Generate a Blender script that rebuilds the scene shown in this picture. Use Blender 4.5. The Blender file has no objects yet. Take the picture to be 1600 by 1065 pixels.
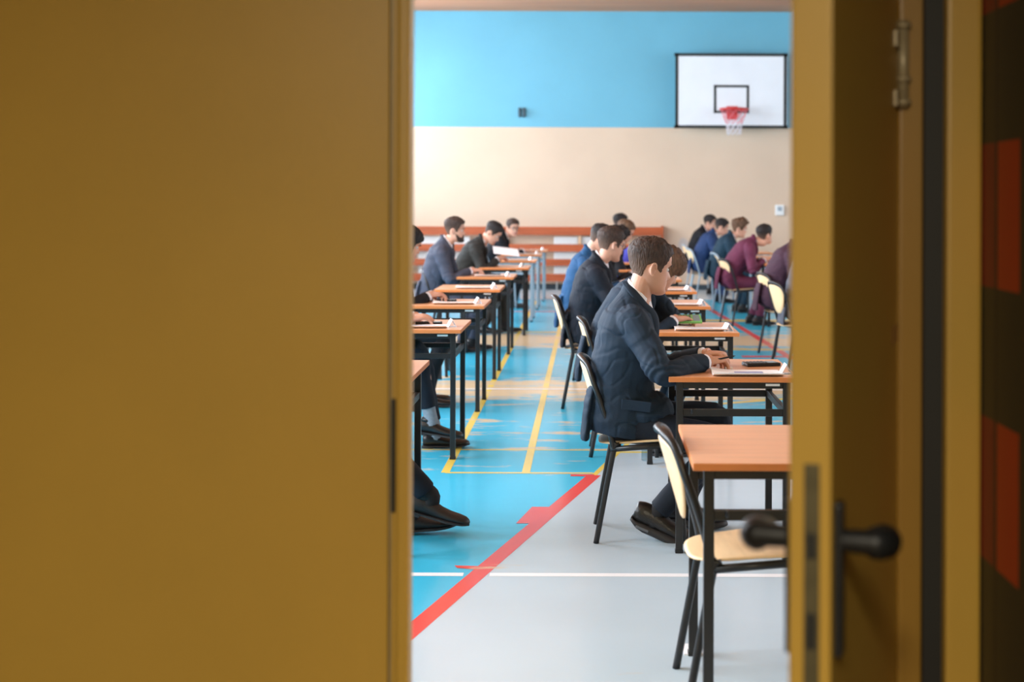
import bpy, bmesh, math, random
import numpy as np
from mathutils import Vector, Matrix, Quaternion, noise
PI = math.pi
random.seed(7)
SC = bpy.context.scene
COL = SC.collection
V = Vector
# ---------------------------------------------------------------- camera
CH = 1.49           # eye height
F = 2222.0          # focal length in pixels at 1600 px
VX, VY = 927.0, 314.0
def fl(px, py, z=0.0):
    """floor (or height z) point seen at a pixel -- used to measure places"""
    Y = F * (CH - z) / (py - VY)
    return V(((px - VX) * Y / F, Y, z))
cam = bpy.data.objects.new('camera', bpy.data.cameras.new('camera'))
COL.objects.link(cam)
cam.location = (0, 0, CH)
cam.rotation_euler = (PI / 2, 0, 0)
cam.rotation_mode = 'QUATERNION'
cam.rotation_quaternion = Quaternion((1, 0, 0), PI / 2) @ Quaternion((0, 0, 1), math.radians(0.2))
cam.data.sensor_width = 36
cam.data.lens = F / 1600 * 36
cam.data.shift_x = -(VX - 800) / 1600
cam.data.shift_y = (VY - 532.5) / 1600
cam.data.clip_start = 0.05
cam.data.dof.use_dof = True
cam.data.dof.focus_distance = 6.35
cam.data.dof.aperture_fstop = 2.7
SC.camera = cam
SC.view_settings.view_transform = 'Standard'
SC.view_settings.look = 'None'
SC.view_settings.gamma = 1
SC.view_settings.use_curve_mapping = False
SC.view_settings.exposure = 0.0

# ---------------------------------------------------------------- materials
def srgb(r, g, b):
    f = lambda c: (c / 255 / 12.92) if c / 255 <= 0.04045 else ((c / 255 + 0.055) / 1.055) ** 2.4
    return (f(r), f(g), f(b), 1)
MATS = {}
def mat(name, col, rough=0.5, metal=0.0, nscale=0, namt=0.0, bump=0.0, bscale=80, stretch=(1, 1, 1), coat=0, spec=0.5, coord='Object'):
    if name in MATS: return MATS[name]
    m = bpy.data.materials.new(name); m.use_nodes = True
    nt = m.node_tree; N = nt.nodes; L = nt.links
    p = N['Principled BSDF']
    p.inputs['Base Color'].default_value = col
    p.inputs['Roughness'].default_value = rough
    p.inputs['Metallic'].default_value = metal
    p.inputs['Specular IOR Level'].default_value = spec
    p.inputs['Coat Weight'].default_value = coat
    if nscale or bump:
        tc = N.new('ShaderNodeTexCoord'); mp = N.new('ShaderNodeMapping')
        mp.inputs['Scale'].default_value = stretch
        L.new(tc.outputs[coord], mp.inputs[0])
    if nscale:
        n = N.new('ShaderNodeTexNoise'); n.inputs['Scale'].default_value = nscale; n.inputs['Detail'].default_value = 5
        L.new(mp.outputs[0], n.inputs[0])
        r = N.new('ShaderNodeMapRange'); r.inputs['From Min'].default_value = 0.3; r.inputs['From Max'].default_value = 0.7
        r.inputs['To Min'].default_value = 1 - namt; r.inputs['To Max'].default_value = 1 + namt
        L.new(n.outputs['Fac'], r.inputs['Value'])
        mx = N.new('ShaderNodeVectorMath'); mx.operation = 'SCALE'
        mx.inputs[0].default_value = col[:3]
        L.new(r.outputs[0], mx.inputs['Scale']); L.new(mx.outputs[0], p.inputs['Base Color'])
    if bump:
        n2 = N.new('ShaderNodeTexNoise'); n2.inputs['Scale'].default_value = bscale; n2.inputs['Detail'].default_value = 3
        L.new(mp.outputs[0], n2.inputs[0])
        b = N.new('ShaderNodeBump'); b.inputs['Strength'].default_value = bump; b.inputs['Distance'].default_value = 0.01
        L.new(n2.outputs['Fac'], b.inputs['Height']); L.new(b.outputs[0], p.inputs['Normal'])
    MATS[name] = m
    return m

M_black = mat('black_powder_coat', srgb(24, 24, 26), 0.38, 0.0, 40, 0.1)
M_greymetal = mat('grey_powder_coat', srgb(150, 168, 180), 0.4, 0.0, 20, 0.05)
M_desk = mat('orange_beech_laminate', srgb(224, 164, 120), 0.28, 0, 5, 0.10, 0, 80, (0.6, 8, 1))
M_deskedge = mat('orange_edge_band', srgb(206, 124, 66), 0.45, 0, 10, 0.06)
M_ply = mat('cream_beech_ply', srgb(236, 202, 156), 0.35, 0, 5, 0.08, 0, 80, (8, 1, 1))
M_plyedge = M_ply
M_paper = mat('white_paper', srgb(243, 244, 247), 0.6, 0, 6, 0.02)
M_blueprint = mat('blue_print', srgb(70, 110, 190), 0.5, 0, 20, 0.15)
M_lilac = mat('lilac_print', srgb(150, 155, 205), 0.35, 0, 20, 0.1)
M_plastic = mat('black_plastic', srgb(20, 21, 24), 0.5, 0, 30, 0.1)
M_lcd = mat('grey_lcd', srgb(128, 146, 150), 0.2, 0, 30, 0.05)
M_key = mat('grey_keys', srgb(90, 94, 100), 0.5, 0, 30, 0.05)
M_green = mat('green_plastic', srgb(120, 190, 104), 0.4, 0, 30, 0.05)
M_skin = mat('skin', srgb(208, 158, 134), 0.5, 0, 14, 0.07, 0.03, 300)
M_skin.node_tree.nodes['Principled BSDF'].inputs['Subsurface Weight'].default_value = 0.08
M_skin.node_tree.nodes['Principled BSDF'].inputs['Subsurface Radius'].default_value = (0.02, 0.008, 0.005)
M_lip = mat('lips', srgb(190, 122, 110), 0.45, 0, 30, 0.05)
M_eye = mat('eye_white', srgb(220, 215, 210), 0.2, 0, 5, 0.02)
M_iris = mat('iris', srgb(45, 32, 25), 0.2, 0, 5, 0.02)
def hairmat(name, col):
    m = mat(name, col, 0.6, 0, 90, 0.5, 0.9, 160, (1, 1, 0.3), spec=.3)
    nt = m.node_tree; p = nt.nodes['Principled BSDF']; src = p.inputs['Base Color'].links[0].from_socket
    at = nt.nodes.new('ShaderNodeAttribute'); at.attribute_name = 'clipped'
    mx = nt.nodes.new('ShaderNodeMix'); mx.data_type = 'RGBA'; nt.links.new(at.outputs['Fac'], mx.inputs['Factor'])
    nt.links.new(src, mx.inputs['A']); mx.inputs['B'].default_value = tuple(a * .5 + b * .5 for a, b in zip(col, srgb(150, 118, 98)))
    nt.links.new(mx.outputs['Result'], p.inputs['Base Color'])
    return m
M_hair = hairmat('dark_brown_hair', srgb(62, 46, 38))
M_hairb = hairmat('black_hair', srgb(34, 28, 27))
M_hairc = hairmat('mid_brown_hair', srgb(96, 70, 50))
def suit(name, col): return mat(name, col, 0.75, 0, 9, 0.16, 0.25, 350, spec=0.25)
M_navy = suit('navy_wool', srgb(30, 46, 62))
M_navyd = suit('dark_navy_wool', srgb(24, 31, 42))
M_blue = suit('blue_wool', srgb(28, 72, 112))
M_royal = suit('royal_blue_wool', srgb(36, 58, 98))
M_greysuit = suit('slate_grey_wool', srgb(66, 70, 84))
M_lightgrey = suit('light_grey_wool', srgb(84, 88, 100))
M_olive = suit('charcoal_wool', srgb(42, 42, 40))
M_blacks = suit('black_wool', srgb(21, 22, 27))
M_teal = suit('dark_teal_wool', srgb(26, 52, 68))
M_maroon = suit('maroon_wool', srgb(98, 44, 68))
M_plum = suit('dark_plum_wool', srgb(66, 42, 56))
M_purple = suit('violet_cotton', srgb(58, 60, 150))
M_shirt = mat('white_cotton', srgb(238, 238, 244), 0.7, 0, 9, 0.03, 0.1, 300)
M_leather = mat('black_leather', srgb(26, 23, 23), 0.3, 0, 30, 0.1, 0.15, 120)
M_suede = mat('brown_black_leather', srgb(26, 22, 21), 0.55, 0, 30, 0.1, 0.15, 120)
M_sole = mat('black_rubber', srgb(38, 36, 37), 0.6, 0, 30, 0.1)
M_sockg = mat('grey_sock', srgb(140, 148, 158), 0.8, 0, 60, 0.1)
M_sockb = mat('black_sock', srgb(22, 22, 26), 0.8, 0, 60, 0.1)
M_tie = mat('dark_tie', srgb(25, 25, 35), 0.5, 0, 60, 0.1)
M_door = mat('ochre_door_paint', srgb(186, 148, 62), 0.42, 0, 3, 0.03, 0.05, 200)
M_doordk = mat('ochre_frame_paint', srgb(150, 112, 42), 0.4, 0, 3, 0.03)
M_mattblack = mat('matt_black', srgb(30, 30, 28), 0.6, 0, 10, 0.05)
M_steel = mat('brushed_steel', srgb(160, 144, 112), 0.4, 0.2, 30, 0.1)
M_dullsteel = mat('tarnished_steel', srgb(92, 84, 60), 0.5, 0.3, 30, 0.15)
M_rust = mat('brown_stain', srgb(120, 70, 20), 0.6, 0, 30, 0.1)
M_red = mat('red_enamel', srgb(196, 44, 44), 0.4, 0, 10, 0.05)
M_board = mat('white_board_paint', srgb(226, 232, 238), 0.4, 0, 3, 0.02)
M_boardk = mat('black_board_tape', srgb(28, 36, 36), 0.5, 0, 10, 0.05)
M_netw = mat('white_net_cord', srgb(225, 222, 230), 0.8, 0, 10, 0.05)
M_netr = mat('pink_net_cord', srgb(226, 130, 140), 0.8, 0, 10, 0.05)
M_guard = mat('varnished_red_pine', srgb(170, 84, 46), 0.4, 0, 3, 0.25, 0, 80, (0.5, 4, 14))
M_rad = mat('white_radiator_enamel', srgb(226, 230, 230), 0.4, 0, 5, 0.03)
M_batten = mat('pale_batten', srgb(216, 180, 145), 0.5, 0, 5, 0.05)
M_winframe = mat('white_window_frame', srgb(225, 226, 226), 0.4, 0, 5, 0.03)
M_plaster = mat('grey_white_plaster', srgb(214, 208, 198), 0.8, 0, 2, 0.04)
M_corr = mat('corridor_plaster', srgb(150, 135, 95), 0.8, 0, 2, 0.05)
M_corrfloor = mat('corridor_lino', srgb(110, 95, 70), 0.4, 0, 3, 0.06)
M_dirt = mat('floor_dust', srgb(190, 180, 160), 0.8, 0, 3, 0.06)
M_baseb = mat('dark_baseboard', srgb(44, 60, 70), 0.5, 0, 6, 0.1)
M_ceil = mat('pine_ceiling', srgb(190, 128, 88), 0.55, 0, 2.2, 0.12, 0, 80, (0.25, 1.4, 1))
M_clear = None

def new_nodes(name):
    m = bpy.data.materials.new(name); m.use_nodes = True
    MATS[name] = m
    return m, m.node_tree.nodes, m.node_tree.links
def glassmat(name, tint, gloss=0.04):
    m, N, L = new_nodes(name)
    N.remove(N['Principled BSDF'])
    t = N.new('ShaderNodeBsdfTransparent'); t.inputs[0].default_value = tint
    g = N.new('ShaderNodeBsdfGlossy'); g.inputs['Roughness'].default_value = 0.05
    mx = N.new('ShaderNodeMixShader')
    mx.inputs[0].default_value = gloss; L.new(t.outputs[0], mx.inputs[1]); L.new(g.outputs[0], mx.inputs[2])
    L.new(mx.outputs[0], N['Material Output'].inputs[0])
    return m
M_pane = glassmat('window_glass', (0.95, 0.97, 1, 1))
M_bottle = glassmat('clear_pet', (0.72, 0.82, 0.86, 1))

def paintmat(name, base, wear, wear_amt, rough=0.16):
    """gym floor paint, worn away to `wear` in patches; wear_amt is a function building the strength node"""
    m, N, L = new_nodes(name)
    p = N['Principled BSDF']
    geo = N.new('ShaderNodeNewGeometry'); 
    mp = N.new('ShaderNodeMapping'); mp.inputs['Scale'].default_value = (1.1, 3.4, 1)
    L.new(geo.outputs['Position'], mp.inputs[0])
    n1 = N.new('ShaderNodeTexNoise'); n1.inputs['Scale'].default_value = 1.6; n1.inputs['Detail'].default_value = 8; n1.inputs['Roughness'].default_value = 0.65
    L.new(mp.outputs[0], n1.inputs[0])
    # where feet wear it: band of depth along the aisle
    sep = N.new('ShaderNodeSeparateXYZ'); L.new(geo.outputs['Position'], sep.inputs[0])
    n0 = N.new('ShaderNodeTexNoise'); n0.inputs['Scale'].default_value = 0.33; n0.inputs['Detail'].default_value = 2
    mp0 = N.new('ShaderNodeMapping'); mp0.inputs['Scale'].default_value = (0.7, 1.3, 1); mp0.inputs['Location'].default_value = (3.1, 1.55, 0)
    L.new(geo.outputs['Position'], mp0.inputs[0]); L.new(mp0.outputs[0], n0.inputs[0])
    def band(c, w):
        s = N.new('ShaderNodeMath'); s.operation = 'SUBTRACT'; L.new(sep.outputs[1], s.inputs[0]); s.inputs[1].default_value = c
        a = N.new('ShaderNodeMath'); a.operation = 'ABSOLUTE'; L.new(s.outputs[0], a.inputs[0])
        r = N.new('ShaderNodeMapRange'); r.interpolation_type = 'SMOOTHSTEP'
        r.inputs['From Min'].default_value = w * 1.25; r.inputs['From Max'].default_value = 0
        r.inputs['To Min'].default_value = 0; r.inputs['To Max'].default_value = 1
        L.new(a.outputs[0], r.inputs['Value']); return r.outputs[0]
    tot = None
    for c, w, k in [(11.3, 1.1, 0.30), (9.4, 0.7, 0.12), (15.2, 1.3, 0.33), (8.4, 0.8, 0.09)]:
        o = band(c, w)
        k_ = N.new('ShaderNodeMath'); k_.operation = 'MULTIPLY'; L.new(o, k_.inputs[0]); k_.inputs[1].default_value = k * wear_amt
        if tot is None: tot = k_.outputs[0]
        else:
            ad = N.new('ShaderNodeMath'); ad.operation = 'ADD'; L.new(tot, ad.inputs[0]); L.new(k_.outputs[0], ad.inputs[1]); tot = ad.outputs[0]
    ad = N.new('ShaderNodeMath'); ad.operation = 'ADD'; L.new(tot, ad.inputs[0]); L.new(n1.outputs['Fac'], ad.inputs[1])
    th = N.new('ShaderNodeMapRange'); th.inputs['From Min'].default_value = 0.64; th.inputs['From Max'].default_value = 0.74
    L.new(ad.outputs[0], th.inputs['Value'])
    n2 = N.new('ShaderNodeTexNoise'); n2.inputs['Scale'].default_value = 0.8; n2.inputs['Detail'].default_value = 4
    L.new(geo.outputs['Position'], n2.inputs[0])
    vr = N.new('ShaderNodeMapRange'); vr.inputs['To Min'].default_value = 0.9; vr.inputs['To Max'].default_value = 1.1
    L.new(n2.outputs['Fac'], vr.inputs['Value'])
    sc = N.new('ShaderNodeVectorMath'); sc.operation = 'SCALE'; sc.inputs[0].default_value = base[:3]; L.new(vr.outputs[0], sc.inputs['Scale'])
    mx = N.new('ShaderNodeMix'); mx.data_type = 'RGBA'
    L.new(th.outputs[0], mx.inputs['Factor']); L.new(sc.outputs[0], mx.inputs['A']); mx.inputs['B'].default_value = wear
    L.new(mx.outputs['Result'], p.inputs['Base Color'])
    rr = N.new('ShaderNodeMapRange'); rr.inputs['To Min'].default_value = rough; rr.inputs['To Max'].default_value = rough + 0.12
    L.new(n1.outputs['Fac'], rr.inputs['Value']); L.new(rr.outputs[0], p.inputs['Roughness'])
    return m
WEAR = srgb(214, 190, 152)
M_fblue = paintmat('blue_floor_paint', srgb(62, 184, 220), WEAR, 1.0)
M_fgrey = paintmat('grey_floor_paint', srgb(184, 202, 212), srgb(205, 190, 165), 0.25)
M_fred = paintmat('red_floor_line', srgb(220, 76, 72), WEAR, 0.4)
M_fyel = paintmat('yellow_floor_line', srgb(232, 204, 92), WEAR, 0.5)
M_fwhite = paintmat('white_floor_line', srgb(240, 242, 244), WEAR, 0.2)

# back wall: beige below, sky blue above, painted in two zones with scuffs
def wallmat():
    m, N, L = new_nodes('two_tone_wall_paint')
    p = N['Principled BSDF']; p.inputs['Roughness'].default_value = 0.55
    geo = N.new('ShaderNodeNewGeometry'); sep = N.new('ShaderNodeSeparateXYZ'); L.new(geo.outputs['Position'], sep.inputs[0])
    gt = N.new('ShaderNodeMath'); gt.operation = 'GREATER_THAN'; L.new(sep.outputs[2], gt.inputs[0]); gt.inputs[1].default_value = CH + (VY - 199) / 92.6
    n = N.new('ShaderNodeTexNoise'); n.inputs['Scale'].default_value = 1.2; n.inputs['Detail'].default_value = 7; L.new(geo.outputs['Position'], n.inputs[0])
    r = N.new('ShaderNodeMapRange'); r.inputs['From Min'].default_value = .3; r.inputs['From Max'].default_value = .7
    r.inputs['To Min'].default_value = .96; r.inputs['To Max'].default_value = 1.04; L.new(n.outputs['Fac'], r.inputs['Value'])
    mx = N.new('ShaderNodeMix'); mx.data_type = 'RGBA'; L.new(gt.outputs[0], mx.inputs['Factor'])
    mx.inputs['A'].default_value = srgb(208, 186, 163); mx.inputs['B'].default_value = srgb(102, 170, 194)
    cur = mx.outputs['Result']
    # grey scuff patches
    for (cx, cz, rx, rz) in [((1068 - VX) / 92.6, CH - (383 - VY) / 92.6, .09, .13), ((1072 - VX) / 92.6, CH - (413 - VY) / 92.6, .12, .08)]:
        mp = N.new('ShaderNodeMapping'); mp.inputs['Location'].default_value = (-cx / rx, 0, -cz / rz); mp.inputs['Scale'].default_value = (1 / rx, 0, 1 / rz)
        L.new(geo.outputs['Position'], mp.inputs[0])
        ln = N.new('ShaderNodeVectorMath'); ln.operation = 'LENGTH'; L.new(mp.outputs[0], ln.inputs[0])
        rr = N.new('ShaderNodeMapRange'); rr.inputs['From Min'].default_value = 1.15; rr.inputs['From Max'].default_value = 0.8
        rr.inputs['To Max'].default_value = 0.7 if rz > .1 else 0.4
        L.new(ln.outputs['Value'], rr.inputs['Value'])
        m2 = N.new('ShaderNodeMix'); m2.data_type = 'RGBA'; L.new(rr.outputs[0], m2.inputs['Factor']); L.new(cur, m2.inputs['A']); m2.inputs['B'].default_value = srgb(178, 176, 178)
        cur = m2.outputs['Result']
    sc = N.new('ShaderNodeVectorMath'); sc.operation = 'SCALE'; L.new(cur, sc.inputs[0]); L.new(r.outputs[0], sc.inputs['Scale'])
    L.new(sc.outputs[0], p.inputs['Base Color'])
    return m
M_wall = wallmat()
def blockmat():
    """dark wall with painted orange and brown-red blocks"""
    m, N, L = new_nodes('dark_wall_with_orange_blocks')
    p = N['Principled BSDF']; p.inputs['Roughness'].default_value = 0.6
    geo = N.new('ShaderNodeNewGeometry'); sep = N.new('ShaderNodeSeparateXYZ'); L.new(geo.outputs['Position'], sep.inputs[0])
    def op(o, a, b):
        n = N.new('ShaderNodeMath'); n.operation = o
        for i, v in enumerate((a, b)):
            if isinstance(v, (int, float)): n.inputs[i].default_value = v
            elif v is not None: L.new(v, n.inputs[i])
        return n.outputs[0]
    z = op('SUBTRACT', sep.outputs[2], 1.33)
    zf = op('FLOORED_MODULO', z, 0.52)
    blk = op('LESS_THAN', zf, 0.272)
    y = sep.outputs[1]
    near = op('MULTIPLY', op('GREATER_THAN', y, 2.50), op('LESS_THAN', y, 2.64))
    far = op('GREATER_THAN', y, 2.64)
    def mix(fac, a, b):
        mx = N.new('ShaderNodeMix'); mx.data_type = 'RGBA'; L.new(fac, mx.inputs['Factor'])
        for k, v in (('A', a), ('B', b)):
            if isinstance(v, tuple): mx.inputs[k].default_value = v
            else: L.new(v, mx.inputs[k])
        return mx.outputs['Result']
    c = mix(op('MULTIPLY', blk, near), srgb(62, 56, 36), srgb(190, 68, 22))
    c = mix(op('MULTIPLY', blk, far), c, srgb(136, 48, 30))
    line = op('LESS_THAN', op('ABSOLUTE', op('SUBTRACT', y, 2.645), None), 0.008)
    c = mix(line, c, srgb(36, 32, 26))
    L.new(c, p.inputs['Base Color'])
    return m
M_blocks = blockmat()

# ---------------------------------------------------------------- mesh helpers
def frame(d):
    d = d.normalized()
    up = V((0, 0, 1)) if abs(d.z) < 0.95 else V((0, 1, 0))
    a = up.cross(d).normalized(); b = d.cross(a).normalized()
    return a, b
def box(bm, c, s, rot=None, mi=0, bev=0.0):
    M = Matrix.Translation(V(c)) @ (rot.to_4x4() if rot is not None else Matrix.Identity(4)) @ Matrix.Diagonal((s[0], s[1], s[2], 1))
    r = bmesh.ops.create_cube(bm, size=1, matrix=M)
    fs = set(f for v in r['verts'] for f in v.link_faces)
    for f in fs: f.material_index = mi
    if bev:
        es = list(set(e for v in r['verts'] for e in v.link_edges))
        rr = bmesh.ops.bevel(bm, geom=es, offset=bev, segments=2, profile=0.6, affect='EDGES', clamp_overlap=True)
        for f in rr['faces']: f.material_index = mi
def bar(bm, a, b, w, h, mi=0, bev=0.003):
    a = V(a); b = V(b); d = b - a
    x, y = frame(d)
    R = Matrix((x, y, d.normalized())).transposed()
    box(bm, (a + b) / 2, (w, h, d.length), R, mi, bev)
def smoothpath(pts, n=6):
    P = [V(p) for p in pts]
    if len(P) < 3: return P
    out = []
    for i in range(len(P) - 1):
        p0 = P[max(i - 1, 0)]; p1 = P[i]; p2 = P[i + 1]; p3 = P[min(i + 2, len(P) - 1)]
        for k in range(n):
            t = k / n
            out.append(0.5 * ((2 * p1) + (p2 - p0) * t + (2 * p0 - 5 * p1 + 4 * p2 - p3) * t * t + (3 * p1 - p0 - 3 * p2 + p3) * t ** 3))
    out.append(P[-1]); return out
def lerpl(xs, n):
    out = []
    for i in range(len(xs) - 1):
        for k in range(n): out.append(xs[i] + (xs[i + 1] - xs[i]) * k / n)
    out.append(xs[-1]); return out
def rings(bm, R, cap=True, mi=0, smooth=True):
    vs = [[bm.verts.new(p) for p in r] for r in R]
    n = len(R[0])
    for i in range(len(vs) - 1):
        for k in range(n):
            f = bm.faces.new((vs[i][k], vs[i][(k + 1) % n], vs[i + 1][(k + 1) % n], vs[i + 1][k])); f.material_index = mi; f.smooth = smooth
    if cap:
        for r, fl_ in ((vs[0], True), (vs[-1], False)):
            f = bm.faces.new(list(reversed(r)) if fl_ else r); f.material_index = mi
def tube(bm, pts, rad, seg=12, n=6, mi=0, flat=1.0, round_ends=False, closed=False):
    if not isinstance(rad, (list, tuple)): rad = [rad] * len(pts)
    P = smoothpath(pts, n) if n > 1 and len(pts) > 2 else [V(p) for p in pts]
    rr = lerpl(list(rad), n) if n > 1 and len(pts) > 2 else list(rad)
    if round_ends:
        d0 = (P[0] - P[1]).normalized(); d1 = (P[-1] - P[-2]).normalized(); r0, r1 = rr[0], rr[-1]
        pre = [(P[0] + d0 * r0 * math.sin(t), r0 * math.cos(t)) for t in (1.35, 0.95, 0.5)]
        post = [(P[-1] + d1 * r1 * math.sin(t), r1 * math.cos(t)) for t in (0.5, 0.95, 1.35)]
        P = [p for p, _ in pre] + P + [p for p, _ in post]; rr = [r for _, r in pre] + rr + [r for _, r in post]
    a = None; R = []
    for i, p in enumerate(P):
        d = (P[min(i + 1, len(P) - 1)] - P[max(i - 1, 0)])
        if closed: d = P[(i + 1) % (len(P) - 1)] - P[(i - 1) % (len(P) - 1)] if i not in (0, len(P) - 1) else P[1] - P[-2]
        d.normalize()
        if a is None: a, b = frame(d)
        else:
            a = (a - d * a.dot(d)).normalized(); b = d.cross(a)
        R.append([p + (a * math.cos(t) + b * math.sin(t) * flat) * rr[i] for t in (2 * PI * k / seg for k in range(seg))])
    rings(bm, R, True, mi)
def ellipsoid(bm, c, r, rot=None, seg=20, mi=0):
    M = Matrix.Translation(V(c)) @ (rot.to_4x4() if rot is not None else Matrix.Identity(4)) @ Matrix.Diagonal((r[0], r[1], r[2], 1))
    q = bmesh.ops.create_uvsphere(bm, u_segments=seg, v_segments=seg // 2 + 2, radius=1, matrix=M)
    for f in set(f for v in q['verts'] for f in v.link_faces): f.material_index = mi; f.smooth = True
def prism(bm, poly, z0, z1, mi=0):
    """poly: list of (x,y)"""
    a = [bm.verts.new((x, y, z0)) for x, y in poly]; b = [bm.verts.new((x, y, z1)) for x, y in poly]
    n = len(poly)
    fs = [bm.faces.new(list(reversed(a))), bm.faces.new(b)]
    for i in range(n): fs.append(bm.faces.new((a[i], a[(i + 1) % n], b[(i + 1) % n], b[i])))
    for f in fs: f.material_index = mi
def mkobj(name, bm, mats, parent=None, loc=None):
    me = bpy.data.meshes.new(name)
    bmesh.ops.recalc_face_normals(bm, faces=bm.faces)
    bm.to_mesh(me); bm.free()
    for m in (mats if isinstance(mats, (list, tuple)) else [mats]): me.materials.append(m)
    o = bpy.data.objects.new(name, me); COL.objects.link(o)
    if parent: o.parent = parent
    if loc: o.location = loc
    return o
def tag(o, label=None, cat=None, group=None, kind=None):
    if label: o['label'] = label
    if cat: o['category'] = cat
    if group: o['group'] = group
    if kind: o['kind'] = kind
    return o
def thing(name, label, cat, loc=(0, 0, 0), rz=0, group=None):
    o = bpy.data.objects.new(name, None); COL.objects.link(o); o.location = loc; o.rotation_euler = (0, 0, rz)
    return tag(o, label, cat, group)
def struct(name, bm, m, parent=None):
    o = mkobj(name, bm, m, parent)
    if not parent: o['kind'] = 'structure'
    return o
KIDS = {}
def copy_tree(o, parent=None):
    c = o.copy(); COL.objects.link(c); c.parent = parent
    for ch in [x for x in list(bpy.data.objects) if x.parent == o]: copy_tree(ch, c)
    return c
def B(): return bmesh.new()

# ================================================================= THE GYM
XL, XR, YN, YB, ZC = -4.6, 8.5, 2.98, 24.0, 4.69
# floor with its painted zones (one mesh)
bm = B()
Zf = [0.0]
def poly(pts, mi, z):
    f = bm.faces.new([bm.verts.new((p[0], p[1], z)) for p in pts]); f.material_index = mi
def P2(px, py): q = fl(px, py); return (q.x, q.y)
poly([(XL - .3, YN - .2), (XR + .3, YN - .2), (XR + .3, YB + .3), (XL - .3, YB + .3)], 0, 0)         # blue
ra, rb, rc = P2(641, 990), P2(930, 742), P2(1012, 664)
k0 = ((ra[0] - rb[0]) / (ra[1] - rb[1]))
r0 = (ra[0] + k0 * (YN - .2 - ra[1]), YN - .2)
poly([r0, (XR + .3, YN - .2), (XR + .3, P2(1012, 664)[1]), rc, rb], 1, 0.0004)                       # grey zone
# far grey/lavender runs
poly([(XL - .3, 21.6), (XR + .3, 21.6), (XR + .3, YB + .3), (XL - .3, YB + .3)], 1, 0.0004)
def line(a, b, w, mi, z=0.0008):
    a = V((a[0], a[1])); b = V((b[0], b[1])); d = (b - a).normalized(); n = V((-d.y, d.x)) * w / 2
    poly([a + n, b + n, b - n, a - n], mi, z)
line(r0, rb, 0.075, 2)                                                          # red line
a_, b_ = P2(808, 818), P2(835, 792)
poly([P2(808, 818), P2(851, 818), P2(878, 792), P2(833, 792)], 2, 0.0012)
poly([P2(712, 884), P2(752, 885), P2(744, 890), P2(716, 888)], 2, 0.0012)
poly([P2(893, 741), P2(930, 741), P2(930, 744), P2(893, 744)], 2, 0.0012)
line(rb, rc, 0.03, 3)
def hline(py, x0, x1, w, mi, z=0.001):
    Y = fl(0, py).y; line(((x0 - VX) * Y / F, Y), ((x1 - VX) * Y / F, Y), w, mi, z)
Yw = fl(0, 898).y
hline(898, 300, 726, 0.05, 4); hline(898, 767, 2600, 0.05, 4)
hline(608, -300, 2400, 0.05, 4, 0.0014)
hline(739, 697, 928, 0.035, 3); hline(703, 400, 950, 0.03, 3); hline(706, 960, 1500, 0.05, 3)
hline(622, 1000, 1500, 0.04, 3)
line(P2(697, 739), P2(838, 470), 0.045, 3); line(P2(823, 739), P2(885, 470), 0.045, 3)

hline(500, 1040, 1400, 0.30, 3); hline(545, 1060, 1400, 0.12, 3); hline(556, 1160, 1500, 0.14, 2)
hline(487, 780, 980, 0.1, 2, .0016); hline(519, 640, 1000, 0.12, 3); hline(466, 600, 1500, 0.1, 4)
line(P2(1000, 640), P2(1500, 600), 0.08, 3); line(P2(1240, 560), P2(1090, 470), 0.08, 2)
floor = mkobj('floor', bm, [M_fblue, M_fgrey, M_fred, M_fyel, M_fwhite]); floor['kind'] = 'structure'
# ceiling
bm = B(); box(bm, ((XL + XR) / 2, (YN + YB) / 2, ZC + .1), (XR - XL + .6, YB - YN + .6, .2)); struct('ceiling', bm, M_ceil)
# back wall
bm = B(); box(bm, ((XL + XR) / 2, YB + .1, ZC / 2), (XR - XL + .6, .2, ZC)); struct('wall_back', bm, M_wall)
bm = B(); box(bm, ((XL + XR) / 2, YB - .01, .045), (XR - XL, .02, .09), bev=.004); struct('baseboard_back', bm, M_baseb)
# side walls with window openings
def winwall(name, x, out, Y0, Y1, wins, z0, z1, side):
    bm = B(); t = .3; xc = x + out * t / 2
    box(bm, (xc, (Y0 + Y1) / 2, z0 / 2), (t, Y1 - Y0, z0)); box(bm, (xc, (Y0 + Y1) / 2, (z1 + ZC) / 2), (t, Y1 - Y0, ZC - z1))
    ys = [Y0] + [v for w in wins for v in w] + [Y1]
    for i in range(0, len(ys), 2):
        if ys[i + 1] > ys[i]: box(bm, (xc, (ys[i] + ys[i + 1]) / 2, (z0 + z1) / 2), (t, ys[i + 1] - ys[i], z1 - z0))
    struct(name, bm, M_wall if side == 'l' else M_wall)
    return
WL = [(3.4, 7.6), (8.4, 12.6), (13.4, 17.6), (18.4, 23.2)]
WR = [(4.0, 9.0), (10.0, 15.0), (16.0, 21.0)]
winwall('wall_left', XL, -1, YN - .2, YB + .2, WL, 1.5, 4.3, 'l')
winwall('wall_right', XR, 1, YN - .2, YB + .2, WR, 2.2, 4.3, 'r')
wn = 0
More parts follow.
